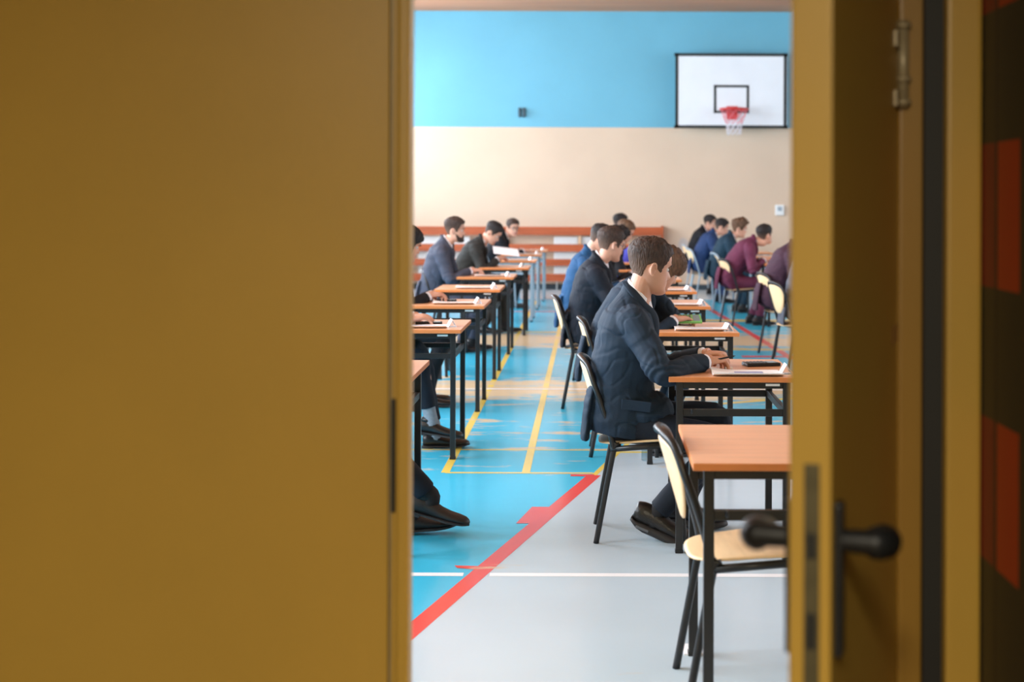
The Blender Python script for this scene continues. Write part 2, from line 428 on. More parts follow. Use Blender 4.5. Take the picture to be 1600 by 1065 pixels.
for x, out, wins, z0, z1 in ((XL, -1, WL, 1.5, 4.3), (XR, 1, WR, 2.2, 4.3)):
    for (a, b) in wins:
        wn += 1
        bm = B(); xc = x + out * .12
        for z in (z0 + .03, z1 - .03, (z0 + z1) / 2): box(bm, (xc, (a + b) / 2, z), (.07, b - a, .06), bev=.005)
        k = 4
        for i in range(k + 1): box(bm, (xc, a + .03 + (b - a - .06) * i / k, (z0 + z1) / 2), (.07, .06, z1 - z0), bev=.005)
        w = struct('window_%d' % wn, bm, M_winframe)
        bm = B(); box(bm, (xc, (a + b) / 2, (z0 + z1) / 2), (.006, b - a - .02, z1 - z0 - .02)); struct('pane', bm, M_pane, w)
        bm = B(); box(bm, (x + out * -.04, (a + b) / 2, z0 - .02), (.2, b - a + .1, .04), bev=.006); struct('window_sill', bm, M_winframe, w)
        ld = bpy.data.lights.new('daylight', 'AREA'); ld.shape = 'RECTANGLE'; ld.size = b - a; ld.size_y = z1 - z0
        ld.energy = (b - a) * (z1 - z0) * ((72 if a < 13 else 50) if out < 0 else 19); ld.color = (0.93, 0.97, 1.0)
        lo = bpy.data.objects.new('daylight', ld); COL.objects.link(lo)
        lo.location = (x + out * .45, (a + b) / 2, (z0 + z1) / 2); lo.rotation_euler = (0, PI / 2 * (-1 if out < 0 else 1), 0)
        ld.size, ld.size_y = z1 - z0, b - a
# near end wall with the doorway (gym side / corridor side)
DX0, DX1 = -1.28, 0.66
bm = B()
box(bm, ((XL - .3 + DX0) / 2, 2.9, ZC / 2), (DX0 - XL + .3, .2, ZC)); box(bm, ((DX1 + XR + .3) / 2, 2.9, ZC / 2), (XR + .3 - DX1, .2, ZC))
box(bm, ((DX0 + DX1) / 2, 2.9, (2.12 + ZC) / 2), (DX1 - DX0, .2, ZC - 2.12))
struct('wall_front', bm, M_corr)
# ---- corridor
bm = B(); box(bm, (-.9, -.2, -.05), (6.6, 6.02, .1)); o = struct('floor_corridor', bm, M_corrfloor)
bm = B(); box(bm, (-.9, -.2, 2.85), (6.6, 6.2, .1)); struct('ceiling_corridor', bm, M_corr)
bm = B(); box(bm, (-.9, -3.25, 1.4), (6.6, .1, 2.8)); struct('wall_corridor', bm, M_corr)
bm = B(); box(bm, (-4.15, -.2, 1.4), (.1, 6.2, 2.8)); struct('wall_corridor_left', bm, M_corr)
bm = B(); box(bm, (.90, 1.35, 1.4), (.30, 2.9, 2.8)); struct('wall_corridor_right', bm, M_blocks)
bm = B(); box(bm, (2.2, -.2, 1.4), (.1, 6.2, 2.8)); struct('wall_corridor_far', bm, M_corr)
# doorway frame
bm = B()
for x in (.625,): box(bm, (x, 2.87, 1.06), (.05, .16, 2.12), bev=.006)
box(bm, (DX0 + .02, 2.9, 1.06), (.05, .22, 2.12), bev=.006)
box(bm, ((DX0 + DX1) / 2, 2.9, 2.10), (DX1 - DX0, .22, .05), bev=.006)
struct('trim_1', bm, M_doordk)
bm = B(); box(bm, (.662, 2.775, 1.06), (.036, .02, 2.12)); struct('trim_2', bm, M_mattblack)  # plain dark strip between the jamb and the outer trim
bm = B(); box(bm, (.714, 2.76, 1.1), (.068, .05, 2.2), bev=.008); struct('trim_3', bm, M_door)
# left leaf (closed)
bm = B()
box(bm, (-.83, 2.84, 1.04), (.852, .045, 2.06), bev=.004)                       # flat face
d1 = struct('door_1', bm, M_door)
bm = B()
box(bm, (-.3945, 2.845, 1.04), (.018, .05, 2.06), bev=.004)
box(bm, (-.374, 2.835, 1.04), (.026, .06, 2.06), bev=.006)
struct('astragal', bm, M_door, d1)
bm = B(); box(bm, (-.3945, 2.818, .985), (.009, .012, .225), bev=.003); struct('strike_slot', bm, M_mattblack, d1)
bm = B(); box(bm, (-.4, 2.818, 1.04), (.004, .006, 2.0), bev=.001); struct('edge_bead', bm, M_steel, d1)
# right leaf, swung open towards the corridor
hinge = V((.600, 2.80, 0)); tip = V((.336, 2.0, 0)); dd = (tip - hinge); LW = dd.length; dd.normalize()
nn = V((-dd.y, dd.x, 0))                                                       # towards +X side (visible face)
if nn.x < 0: nn = -nn
TH = .060
Rd = Matrix((dd, -nn, V((0, 0, 1)))).transposed()
if Rd.determinant() < 0: Rd = Matrix((dd, nn, V((0, 0, 1)))).transposed()
def dp(u, n, z): return hinge + dd * u + nn * (n - TH) + V((0, 0, z))
bm = B(); box(bm, dp(LW / 2, TH / 2, 1.04), (LW, TH, 2.06), Rd, bev=.005)
d2 = struct('door_2', bm, M_door)
bm = B(); box(bm, dp(LW + .001, TH * .55, .81), (.006, .022, .62), Rd, bev=.001)
struct('lock_faceplate', bm, M_dullsteel, d2)
bm = B()
for z, h in ((1.005, .035), (.885, .05)): box(bm, dp(LW + .004, TH * .55, z), (.006, .014, h), Rd, bev=.001)
struct('latch', bm, M_mattblack, d2)
for side in (1, 0):
    n0 = TH + .005 if side else -.005
    s = 1 if side else -1
    bm = B(); box(bm, dp(LW - .045, n0, .95), (.036, .012, .22), Rd, bev=.004); struct('handle_plate', bm, M_plastic, d2)
    bm = B()
    tube(bm, [dp(LW - .045, n0, 1.005), dp(LW - .045, n0 + s * .045, 1.005), dp(LW - .052, n0 + s * .052, 1.003), dp(LW - .09, n0 + s * .058, .997), dp(LW - .155, n0 + s * .056, .985)], [.016, .018, .024, .026, .020], 14, 5, round_ends=True)
    struct('door_handle', bm, M_plastic, d2)
for zc in (1.76, .25):
    bm = B(); tube(bm, [dp(.014, TH + .010, zc - .085), dp(.014, TH + .010, zc + .085)], .012, 12, 1)
    for q in (-.075, .075, -.03): tube(bm, [dp(.014, TH + .010, zc + q - .005), dp(.014, TH + .010, zc + q + .005)], .0165, 12, 1)
    for q in (-.07, .045): box(bm, dp(.04, TH + .002, zc + q), (.07, .006, .03), Rd)
    struct('hinge', bm, M_steel, d2)
bm = B(); tube(bm, [dp(-.004, TH * .9, .02), dp(-.004, TH * .9, 2.06)], .013, 14, 1); struct('edge_roll', bm, M_doordk, d2)
bm = B()
box(bm, dp(.02, TH + .0005, 1.235), (.02, .001, .035), Rd); box(bm, dp(.08, TH + .0005, 1.235), (.02, .001, .035), Rd)
struct('stain', bm, M_rust, d2)
# corridor lamp (behind and above the photographer)
lamp = thing('ceiling_lamp', 'square warm ceiling lamp in the corridor', 'lamp', (-.2, -1.2, 2.80))
bm = B(); box(bm, (0, 0, -.02), (.62, .62, .04), bev=.008); mkobj('housing', bm, M_winframe, lamp)
m, N_, L_ = new_nodes('lamp_diffuser'); N_['Principled BSDF'].inputs['Emission Color'].default_value = (1, .82, .5, 1); N_['Principled BSDF'].inputs['Emission Strength'].default_value = 1.5
bm = B(); box(bm, (0, 0, -.045), (.56, .56, .01), bev=.003); mkobj('diffuser', bm, m, lamp)
ld = bpy.data.lights.new('corridor_light', 'AREA'); ld.size = .55; ld.energy = 195; ld.color = (1, .90, .70)
lo = bpy.data.objects.new('corridor_light', ld); COL.objects.link(lo); lo.location = (-.2, -1.2, 2.73)

# ---------------------------------------------------------------- back-wall fittings
s = 92.6
def wp(px, py, d=0.0): return V(((px - VX) / s, YB - d, CH - (py - VY) / s))
hoop = thing('basketball_hoop', 'white basketball backboard with black border and red rim on the back wall', 'basketball hoop', (wp(1139, 144).x, YB, 0))
hx = wp(1139, 144).x
def hl(px, py, d=0.0): q = wp(px, py, d); return V((q.x - hx, -d, q.z))
bm = B(); c = hl(1139, 143.5, .33); box(bm, c, (1.86, .03, 1.22), bev=.004); mkobj('backboard', bm, M_board, hoop)
bm = B()
for (a, b, cc, d, w) in ((1053, 88, 1224, 88, 4), (1053, 199, 1224, 199, 4), (1055, 86, 1055, 201, 4), (1222, 86, 1222, 201, 4)):
    A, Bb = hl(a, b, .347), hl(cc, d, .347); dv = Bb - A
    box(bm, (A + Bb) / 2, (abs(dv.x) + .044 if abs(dv.x) > abs(dv.z) else .05, .006, abs(dv.z) + .01 if abs(dv.z) > abs(dv.x) else .05))
mkobj('border', bm, M_boardk, hoop)
bm = B()
for (a, b, cc, d) in ((1112, 136.5, 1166, 136.5), (1112, 176, 1166, 176), (1114, 135, 1114, 178), (1164.5, 135, 1164.5, 178)):
    A, Bb = hl(a, b, .347), hl(cc, d, .347); dv = Bb - A
    box(bm, (A + Bb) / 2, (abs(dv.x) if abs(dv.x) > abs(dv.z) else .04, .006, abs(dv.z) if abs(dv.z) > abs(dv.x) else .04))
mkobj('target_square', bm, M_boardk, hoop)
rc_ = hl(1140, 174, .33 + .15 + .24)
bm = B(); pts = [rc_ + V((.23 * math.cos(t), .23 * math.sin(t), 0)) for t in (2 * PI * k / 28 for k in range(29))]
tube(bm, pts, .016, 8, 1, closed=True); mkobj('rim', bm, M_red, hoop)
bm = B()
for sx in (-1, 1): bar(bm, (rc_.x + sx * .06, -.35, rc_.z), (rc_.x + sx * .05, rc_.y + .23, rc_.z), .02, .03)
box(bm, (rc_.x, -.37, rc_.z - .04), (.18, .03, .22), bev=.006); box(bm, (rc_.x, -.42, rc_.z - .02), (.14, .12, .02), bev=.004)
mkobj('rim_bracket', bm, M_red, hoop)
def netpart(name, m, z0, z1, r0_, r1_):
    bm = B(); n = 9
    lv = 3
    for k in range(n):
        for sg in (1, -1):
            pts = []
            for i in range(lv + 1):
                t = i / lv; a = 2 * PI * (k + sg * i * .5) / n; r = r0_ + (r1_ - r0_) * t
                pts.append(rc_ + V((r * math.cos(a), r * math.sin(a), z0 + (z1 - z0) * t)))
            tube(bm, pts, .0045, 5, 1)
    mkobj(name, bm, m, hoop)
netpart('net', M_netr, 0, -.24, .225, .13); netpart('net', M_netw, -.24, -.42, .13, .11)
for sx in (-.6, .6):
    bm = B()
    for z in (2.95, 3.6): bar(bm, (sx, -.004, z), (sx, -.30, z), .04, .04)
    bar(bm, (sx, -.3, 2.8), (sx, -.3, 3.75), .04, .03)
    mkobj('wall_bracket', bm, M_boardk, hoop)
# hooks
for i, px in enumerate((811.5, 818.5)):
    bm = B(); q = wp(px, 176); M_hk = mat('dark_grey_hook', srgb(60, 84, 96), .5, 0, 10, .05)
    box(bm, (0, -.01, 0), (.05, .02, .16), bev=.004); tube(bm, [(0, -.01, .04), (0, -.08, .03), (0, -.09, -.05), (0, -.04, -.07)], .012, 8, 5)
    o = mkobj('wall_hook', bm, M_hk, loc=q); tag(o, 'small grey wall hook on the blue wall, the %s of the pair' % ('left' if i == 0 else 'right'), 'hook', 'wall hooks on the blue wall')
# wall box
t_ = thing('socket_box', 'small pale grey box on the beige wall below the backboard', 'socket', wp(1218, 327))
bm = B(); box(bm, (0, -.02, 0), (.15, .04, .18), bev=.01); mkobj('cover', bm, M_rad, t_)
bm = B(); box(bm, (0, -.043, .02), (.07, .006, .07), bev=.002); mkobj('socket_plate', bm, M_greymetal, t_)
# radiators and slatted cover
gx0, gx1 = XL + .02, wp(1036, 0).x
g = thing('radiator_cover', 'long slatted red-brown wooden radiator cover on the back wall', 'radiator cover', ((gx0 + gx1) / 2, YB, 0))
gc = (gx0 + gx1) / 2
for (a, b) in ((354, 367), (381, 392.5), (404, 414.5), (427, 438.5)):
    za, zb = CH - (a - VY) / s, CH - (b - VY) / s
    bm = B(); box(bm, (0, -.20, (za + zb) / 2), (gx1 - gx0, .025, za - zb), bev=.004); mkobj('plank', bm, M_guard, g)
bm = B(); box(bm, (gx1 - gc - .015, -.10, (1.06 + .15) / 2 + .01), (.03, .19, .93), bev=.004)
mkobj('end_panel', bm, M_guard, g)
for px in (700, 780, 906, 980):
    bm = B(); q = wp(px, 400); box(bm, (q.x - gc, -.17, .55), (.045, .03, 1.0), bev=.003); box(bm, (q.x - gc, -.10, .95), (.045, .16, .03)); mkobj('batten', bm, M_batten, g)
for i, (a, b) in enumerate(((655, 735), (745, 795), (866, 903), (909, 960))):
    q0, q1 = wp(a, 360), wp(b, 430)
    r = thing('radiator', 'white panel radiator behind the slatted wooden cover, number from the left: %s' % ('first', 'second', 'third', 'fourth')[i], 'radiator', ((q0.x + q1.x) / 2, YB, 0), 0, 'white radiators behind the slatted cover')
    w = q1.x - q0.x
    bm = B(); box(bm, (0, -.07, .56), (w, .03, .66), bev=.008); box(bm, (0, -.11, .56), (w, .02, .66), bev=.008)
    for k in range(int(w / .06)): box(bm, (-w / 2 + .04 + k * .06, -.122, .56), (.02, .008, .6), bev=.003)
    mkobj('panel', bm, M_rad, r)
    for sx in (-1, 1):
        bm = B(); tube(bm, [(sx * (w / 2 - .05), -.08, .25), (sx * (w / 2 - .05), -.08, .0)], .012, 8, 1); mkobj('pipe', bm, M_rad, r)

# ================================================================= FURNITURE
DW, DD, DH = .70, .55, .75      # width along Y, depth along X, height
def make_desk(metal):
    t = thing('school_desk', 'desk', 'desk')
    bm = B(); box(bm, (0, 0, DH - .011), (DD, DW, .022), bev=.0025)
    for f in bm.faces:
        if abs(f.normal.z) < .5: f.material_index = 1
    mkobj('tabletop', bm, [M_desk, M_deskedge], t)
    lx, ly, w = DD / 2 - .048, DW / 2 - .045, .03
    for sx in (-1, 1):
        for sy in (-1, 1):
            bm = B(); box(bm, (sx * lx, sy * ly, (DH - .022) / 2), (w, w, DH - .022), bev=.003)
            l = mkobj('leg', bm, metal, t)
            bm = B(); box(bm, (sx * lx, sy * ly, .008), (w + .004, w + .004, .016), bev=.003); mkobj('foot_cap', bm, M_plastic, l)
    for sy in (-1, 1):
        bm = B(); box(bm, (0, sy * ly, DH - .037), (2 * lx - w, .02, .03), bev=.002); mkobj('top_rail', bm, metal, t)
        bm = B(); box(bm, (0, sy * ly, DH - .155), (2 * lx - w, .02, .03), bev=.002); mkobj('side_rail', bm, metal, t)
    for cx_, cz_ in ((lx, DH - .037), (-lx, DH - .037), (lx, DH - .155)):
        bm = B(); box(bm, (cx_, 0, cz_), (.02, 2 * ly - w, .03), bev=.002); mkobj('cross_rail', bm, metal, t)
    bm = B(); box(bm, (lx - .06, -ly - .011, DH - .036), (.06, .002, .010)); mkobj('sticker', bm, M_paper, t)
    bm = B(); tube(bm, [(-lx + .05, -ly, DH - .15), (-lx + .05, -ly - .03, DH - .155), (-lx + .05, -ly - .035, DH - .135)], .004, 6, 4); mkobj('bag_hook', bm, metal, t)
    return t
desk_b, desk_g = make_desk(M_black), make_desk(M_greymetal)
used = {}
def desk(xl, yn, label, kind='b', rz=0):
    src = desk_b if kind == 'b' else desk_g
    o = src if kind not in used else copy_tree(src)
    used[kind] = 1
    o.location = (xl + DD / 2, yn + DW / 2, 0); o.rotation_euler = (0, 0, rz)
    o['label'] = label; o['group'] = 'school desks set out in rows for the exam'
    return o
def make_chair(metal):
    t = thing('school_chair', 'chair', 'chair')
    h = .175
    for sy in (-1, 1):
        bm = B(); tube(bm, [(-.20, sy * (h + .01), 0), (-.125, sy * h, .40), (-.11, sy * h, .425)], [.0125, .0125, .0125], 10, 5)
        l = mkobj('leg', bm, metal, t)
        bm = B(); tube(bm, [(.185, sy * (h + .01), 0), (.16, sy * h, .40), (.14, sy * h, .432)], .0125, 10, 5)
        mkobj('leg', bm, metal, t)
    bm = B()
    for sy in (-1, 1): tube(bm, [(.15, sy * h, .430), (-.135, sy * h, .408)], .0125, 10, 1)
    tube(bm, [(.10, -h, .425), (.10, h, .425)], .01, 8, 1); tube(bm, [(-.10, -h, .41), (-.10, h, .41)], .01, 8, 1)
    mkobj('seat_frame', bm, metal, t)
    # arch that carries the backrest
    bm = B()
    pr = [(-.125, h, .40), (-.135, h, .46), (-.17, h - .002, .58), (-.208, h - .010, .685), (-.236, h - .045, .763), (-.262, h - .10, .790), (-.276, 0, .797)]
    pts = pr + [(x, -y, z) for x, y, z in reversed(pr[:-1])]
    tube(bm, pts, .0125, 10, 5); mkobj('back_frame', bm, metal, t)
    # seat shell (rounded, dished)
    def pad(name, outline, xf, th, m):
        bm = B(); n = len(outline); R = []
        for sc_, off in ((.15, .5), (.6, .5), (.94, .5), (1, .2), (1, -.2), (.94, -.5), (.6, -.5), (.15, -.5)):
            R.append([xf(u * sc_, v * sc_, off * th) for u, v in outline])
        rings(bm, R); mkobj(name, bm, m, t)
    out = []
    for k in range(40):
        a = 2 * PI * k / 40; c, s_ = math.cos(a), math.sin(a)
        x = .205 * math.copysign(abs(c) ** .6, c); y = (.19 if c > 0 else .175) * math.copysign(abs(s_) ** .6, s_)
        out.append((x, y))
    pad('seat', out, lambda u, v, w: V((.015 + u, v, .438 + .075 * u + .25 * v * v * (1 if u > -.1 else 1) * .6 - (.25 * max(0, u - .15)) + w)), .011, M_ply)
    out = []
    for k in range(40):
        a = 2 * PI * k / 40; c, s_ = math.cos(a), math.sin(a)
        z = .125 * math.copysign(abs(s_) ** .75, s_); hw = .155 - .075 * (1 - (z + .125) / .25) ** 1.3
        out.append((hw * math.copysign(abs(c) ** .65, c), z))
    def bx(u, v, w):
        zz = .650 + v; x = -.198 - .29 * v; return V((x - 1.7 * (.155 ** 2 - u * u) + w + .004, u, zz))
    pad('backrest', out, bx, .010, M_ply)
    return t
chair_b, chair_g = make_chair(M_black), make_chair(M_greymetal)
def chair(x0, y, label, kind='b', rz=0):
    """x0: where the rear legs stand"""
    src = chair_b if kind == 'b' else chair_g
    o = src if 'c' + kind not in used else copy_tree(src)
    used['c' + kind] = 1
    o.location = (x0 + .20, y, 0); o.rotation_euler = (0, 0, rz); o['label'] = label; o['group'] = 'school chairs set out in rows for the exam'
    return o

# ---- small things on desks
def name_card(x, y, rz, label):
    bm = B(); w, h, d = .085, .045, .026
    for sg in (-1, 1):
        v = [bm.verts.new(p) for p in ((-w / 2, sg * d, 0), (w / 2, sg * d, 0), (w / 2, 0, h), (-w / 2, 0, h), (-w / 2, sg * (d - .0012), 0), (w / 2, sg * (d - .0012), 0), (w / 2, 0, h - .002), (-w / 2, 0, h - .002))]
        for q in ((0, 1, 2, 3), (7, 6, 5, 4), (0, 4, 5, 1), (1, 5, 6, 2), (0, 3, 7, 4)): bm.faces.new([v[i] for i in q])
    box(bm, (0, 0, .0006), (w, 2 * d, .001))
    o = mkobj('name_card', bm, M_paper, loc=(x, y, DH)); o.rotation_euler = (0, 0, rz)
    bm = B(); box(bm, (0, -d * .64, h * .36), (.05, .001, .008), Matrix.Rotation(-math.atan2(h, d) + PI / 2 - PI, 3, 'X')); mkobj('printed_line', bm, M_key, o)
    tag(o, label, 'name card', 'folded white name cards on the desks'); return o
def booklet(x, y, rz, label, blue=M_lilac, size=(.21, .297)):
    bm = B(); n = 8
    cz = lambda u, v: .030 * max(0, abs(u) - .25) ** 2 + .05 * max(0, v - .1) ** 2 if u > 0 else .10 * max(0, -u - .2) ** 2
    G = [[[bm.verts.new(((i / n - .5) * size[0], (j / n - .5) * size[1], cz(i / n - .5, j / n - .5) * 1.5 + h)) for j in range(n + 1)] for i in range(n + 1)] for h in (0.0006, .0042)]
    for i in range(n):
        for j in range(n):
            bm.faces.new((G[1][i][j], G[1][i + 1][j], G[1][i + 1][j + 1], G[1][i][j + 1])); bm.faces.new((G[0][i][j + 1], G[0][i + 1][j + 1], G[0][i + 1][j], G[0][i][j]))
        for (a, b) in (((i, 0), (i + 1, 0)), ((i + 1, n), (i, n)), ((0, i + 1), (0, i)), ((n, i), (n, i + 1))):
            bm.faces.new((G[0][a[0]][a[1]], G[0][b[0]][b[1]], G[1][b[0]][b[1]], G[1][a[0]][a[1]]))
    o = mkobj('exam_booklet', bm, M_paper, loc=(x, y, DH)); o.rotation_euler = (0, 0, rz)
    bm = B(); box(bm, (.03 * size[0], .0, .0044), (size[0] * .5, size[1] * .5, .0008)); mkobj('cover_print', bm, blue, o)
    tag(o, label, 'booklet', 'exam booklets lying on the desks'); return o
def calculator(x, y, rz, label, body=M_plastic, z=DH, rx=0):
    o = thing('calculator', label, 'calculator', (x, y, z), rz); o.rotation_euler = (rx, 0, rz)
    bm = B(); box(bm, (0, 0, .008), (.16, .08, .015), bev=.005); mkobj('casing', bm, body, o)
    bm = B(); box(bm, (.048, 0, .0162), (.04, .064, .001)); mkobj('display', bm, M_lcd, o)
    bm = B()
    for i in range(6):
        for j in range(5): box(bm, (.012 - i * .017, -.028 + j * .014, .0165), (.011, .009, .003), bev=.001)
    mkobj('keys', bm, M_key, o); return o
def pen(x, y, z, d, label, m=M_plastic):
    d = V(d).normalized(); o = thing('pen', label, 'pen', (x, y, z))
    bm = B(); tube(bm, [d * 0, d * .012, d * .125], [.001, .004, .004], 10, 1); mkobj('barrel', bm, m, o)
    bm = B(); tube(bm, [d * .09, d * .142], [.0048, .0048], 10, 1); mkobj('cap', bm, M_plastic, o); return o

# ================================================================= PEOPLE
HZ = [-.118, -.114, -.106, -.095, -.083, -.072, -.062, -.050, -.038, -.02, 0, .012, .03, .05, .07, .09, .105, .116, .122, .124]
HF = [.060, .080, .090, .093, .088, .087, .088, .087, .085, .085, .084, .084, .091, .091, .085, .069, .049, .026, .008, -.006]
HB = [.050, .015, -.010, -.028, -.04, -.05, -.056, -.062, -.07, -.082, -.093, -.098, -.104, -.107, -.103, -.088, -.068, -.044, -.024, -.008]
HW = [.006, .020, .032, .042, .050, .055, .058, .061, .064, .068, .071, .073, .0755, .077, .075, .067, .054, .034, .015, .001]
def head_point(a, z):
    xf = float(np.interp(z, HZ, HF)); xb = float(np.interp(z, HZ, HB)); w = float(np.interp(z, HZ, HW))
    c = math.cos(a); s_ = math.sin(a); cx = (xf + xb) / 2; d = (xf - xb) / 2; e = 2 / 2.25
    x = cx + d * math.copysign(abs(c) ** e, c); y = w * math.copysign(abs(s_) ** e, s_)
    return x, y
def bump_face(x, y, z):
    if x < .03: return x
    n = float(np.interp(z, [-.046, -.040, -.030, -.020, 0, .015], [0, .014, .027, .022, .008, .0])); sg = float(np.interp(z, [-.04, -.03, 0, .02], [.014, .013, .008, .008]))
    x += n * math.exp(-(y / sg) ** 2)
    x -= .011 * math.exp(-((abs(y) - .032) / .015) ** 2 - ((z - .004) / .012) ** 2)
    x += .005 * math.exp(-((abs(y) - .030) / .02) ** 2 - ((z - .027) / .007) ** 2)
    x += .0055 * math.exp(-(y / .022) ** 2) * (math.exp(-((z + .056) / .004) ** 2) + math.exp(-((z + .068) / .0045) ** 2))
    x += .004 * math.exp(-(y / .02) ** 2 - ((z + .098) / .01) ** 2)
    return x
ZL = list(np.concatenate([[-.118, -.116], np.linspace(-.113, .112, 62), [.116, .119, .1215, .1235]]))
def head_mesh(bm, M):
    R = []
    for z in ZL:
        r = []
        for k in range(56):
            a = 2 * PI * k / 56; x, y = head_point(a, z); x = bump_face(x, y, z); r.append(M @ V((x, y, z)))
        R.append(r)
    rings(bm, R)
    for sy in (-1, 1):
        # ear: rim, lobe and bowl
        c = V((-.010, sy * .0725, -.010))
        pts = [c + V((.012 * math.cos(t) * 1.2 - .002, sy * (.004 + .007 * (math.cos(t) < 0)), .027 * math.sin(t))) for t in (PI * .05, PI * .3, PI * .5, PI * .8, PI * 1.05, PI * 1.3, PI * 1.5)]
        tube(bm, [M @ p for p in pts], [.004, .0048, .005, .005, .0048, .0055, .006], 8, 4, round_ends=True)
        ellipsoid(bm, M @ (c + V((-.004, -sy * .002, 0))), (.015, .006, .026), M.to_3x3(), 12)
def hair_mesh(bm, M, style='short', seed=0):
    """shell over the scalp: stands out where there is hair, sinks under the skin where there is none"""
    A = [0, 35, 50, 62, 72, 84, 96, 110, 130, 150, 180]
    if style == 'fringe': Zb = [.010, .004, .0, -.03, -.06, -.05, -.05, -.06, -.075, -.085, -.09]
    elif style == 'long': Zb = [.055, .04, .02, -.03, -.10, -.118, -.118, -.118, -.118, -.118, -.118]
    else: Zb = [.070, .066, .050, .010, -.024, -.012, .014, .000, -.040, -.066, -.078]
    T = {'short': .0125, 'curly': .030, 'fringe': .018, 'long': .016, 'bun': .01}[style]
    R = []; fade = []
    for z in ZL:
        r = []
        for k in range(72):
            a = 2 * PI * k / 72; x, y = head_point(a, z)
            ad = abs((math.degrees(a) + 180) % 360 - 180)
            zb = float(np.interp(ad, A, Zb)); m_ = min(1, max(0, (z - zb + .003) / .009)); m_ = m_ * m_ * (3 - 2 * m_)
            top = min(1, max(0, (z - .0) / .09))
            th = T * (.45 + .75 * top) 
            if style in ('short',) : th = T * (.22 + 1.05 * top ** 1.3) * (1 if ad > 40 else 1.15)
            if style == 'curly': th = T * (.3 + .8 * top) * (1.25 if ad < 90 else .8)
            n1 = noise.noise(V((x * 60 + seed, y * 60, z * 50))); n2 = noise.noise(V((x * 160 + z * 60, y * 160, seed + z * 30)))
            th *= 1 + .25 * n1 + .35 * n2
            if style == 'curly': th += .008 * n1
            o = (th + .0) * m_ - .010 * (1 - m_)
            nx, ny, nz = x + .01, y, max(0, z) * 1.0
            q = V((nx, ny * 1.2, nz)); q.normalize()
            r.append(M @ (V((x, y, z)) + q * o))
            fade.append(max(0, min(1, (.045 - z) / .10)) * (.85 if ad > 70 else .3) if style == 'short' else 0)
        R.append(r)
    rings(bm, R)
    if style == 'long':
        for sy in (-1, 1):
            tube(bm, [M @ V(p) for p in ((-.04, sy * .05, .02), (-.06, sy * .062, -.08), (-.07, sy * .07, -.18), (-.05, sy * .075, -.27))], [.04, .045, .042, .02], 14, 5)
        tube(bm, [M @ V(p) for p in ((-.07, 0, .02), (-.085, 0, -.08), (-.10, 0, -.18), (-.09, 0, -.28))], [.05, .06, .06, .03], 14, 5)
    for sy in (-1, 1):
        tube(bm, [M @ V(p) for p in ((.094, sy * .016, .021), (.092, sy * .032, .026), (.079, sy * .050, .020))], [.0025, .0035, .002], 6, 4)
    return fade
def ik(a, c, l1, l2, pole):
    a, c = V(a), V(c); d = c - a; L = min(d.length, l1 + l2 - .002); dh = d.normalized()
    x = (l1 * l1 - l2 * l2 + L * L) / (2 * L); h = math.sqrt(max(0, l1 * l1 - x * x))
    p = V(pole); p = (p - dh * p.dot(dh)).normalized()
    return a + dh * x + p * h, a + dh * L
def hand(bm, wrist, fwd, up, thumb, curl=.35, sc=1.0, spread=1.0):
    """palm, four bent fingers of different length and a thumb leaving the palm's side"""
    X = V(fwd).normalized(); Z = (V(up) - X * V(up).dot(X)).normalized(); Y = Z.cross(X) * thumb
    P = lambda x, y, z: V(wrist) + (X * x + Y * y + Z * z) * sc
    R = []
    for x, w, t, z in ((-.03, .024, .019, 0), (0, .026, .018, 0), (.02, .033, .017, 0), (.05, .041, .016, 0), (.078, .041, .013, 0), (.09, .036, .009, -.002)):
        R.append([P(x, w * math.copysign(abs(math.cos(a)) ** .8, math.cos(a)), z + t * math.copysign(abs(math.sin(a)) ** .9, math.sin(a))) for a in (2 * PI * k / 20 for k in range(20))])
    rings(bm, R)
    for i, (y, L) in enumerate(((.031, .92), (.0105, 1.0), (-.0105, .94), (-.030, .76))):
        ang = curl * (.8 + .12 * i); x, z = .082 - .004 * abs(i - 1), .001; pts = [P(.06, y * .95, 0), P(x, y, z)]
        yo = y
        for L_, k in ((.044, 1.0), (.027, 1.1), (.021, .7)):
            x += math.cos(ang) * L_ * L; z -= math.sin(ang) * L_ * L; yo += y * .06 * spread; pts.append(P(x, yo, z)); ang += curl * k
        tube(bm, pts, [.0085 * sc, .0092 * sc, .0085 * sc, .0078 * sc, .0066 * sc], 10, 4, round_ends=True)
    tube(bm, [P(.012, .018, -.004), P(.035, .040, -.012), P(.062, .052, -.022), P(.088, .046, -.030)], [.014 * sc, .0125 * sc, .0100 * sc, .0082 * sc], 10, 4, round_ends=True)
def bake(bm, vox, smooth=2, disp=None):
    me = bpy.data.meshes.new('tmp'); bm.to_mesh(me); bm.free()
    o = bpy.data.objects.new('tmp', me); COL.objects.link(o)
    r = o.modifiers.new('r', 'REMESH'); r.mode = 'VOXEL'; r.voxel_size = vox; r.use_smooth_shade = True
    if smooth:
        s_ = o.modifiers.new('s', 'SMOOTH'); s_.factor = .5; s_.iterations = smooth
    dg = bpy.context.evaluated_depsgraph_get(); dg.update()
    m2 = bpy.data.meshes.new_from_object(o.evaluated_get(dg))
    bpy.data.objects.remove(o); bpy.data.meshes.remove(me)
    if disp:
        n = len(m2.vertices); co = np.empty(n * 3, 'f'); no = np.empty(n * 3, 'f')
        m2.vertices.foreach_get('co', co); m2.vertices.foreach_get('normal', no)
        co = co.reshape(-1, 3); no = no.reshape(-1, 3)
        d = np.array([disp(V(c.tolist()), V(k.tolist())) for c, k in zip(co, no)])
        co += no * d[:, None]; m2.vertices.foreach_set('co', co.ravel()); m2.update()
    m2.polygons.foreach_set('use_smooth', [True] * len(m2.polygons))
    return m2
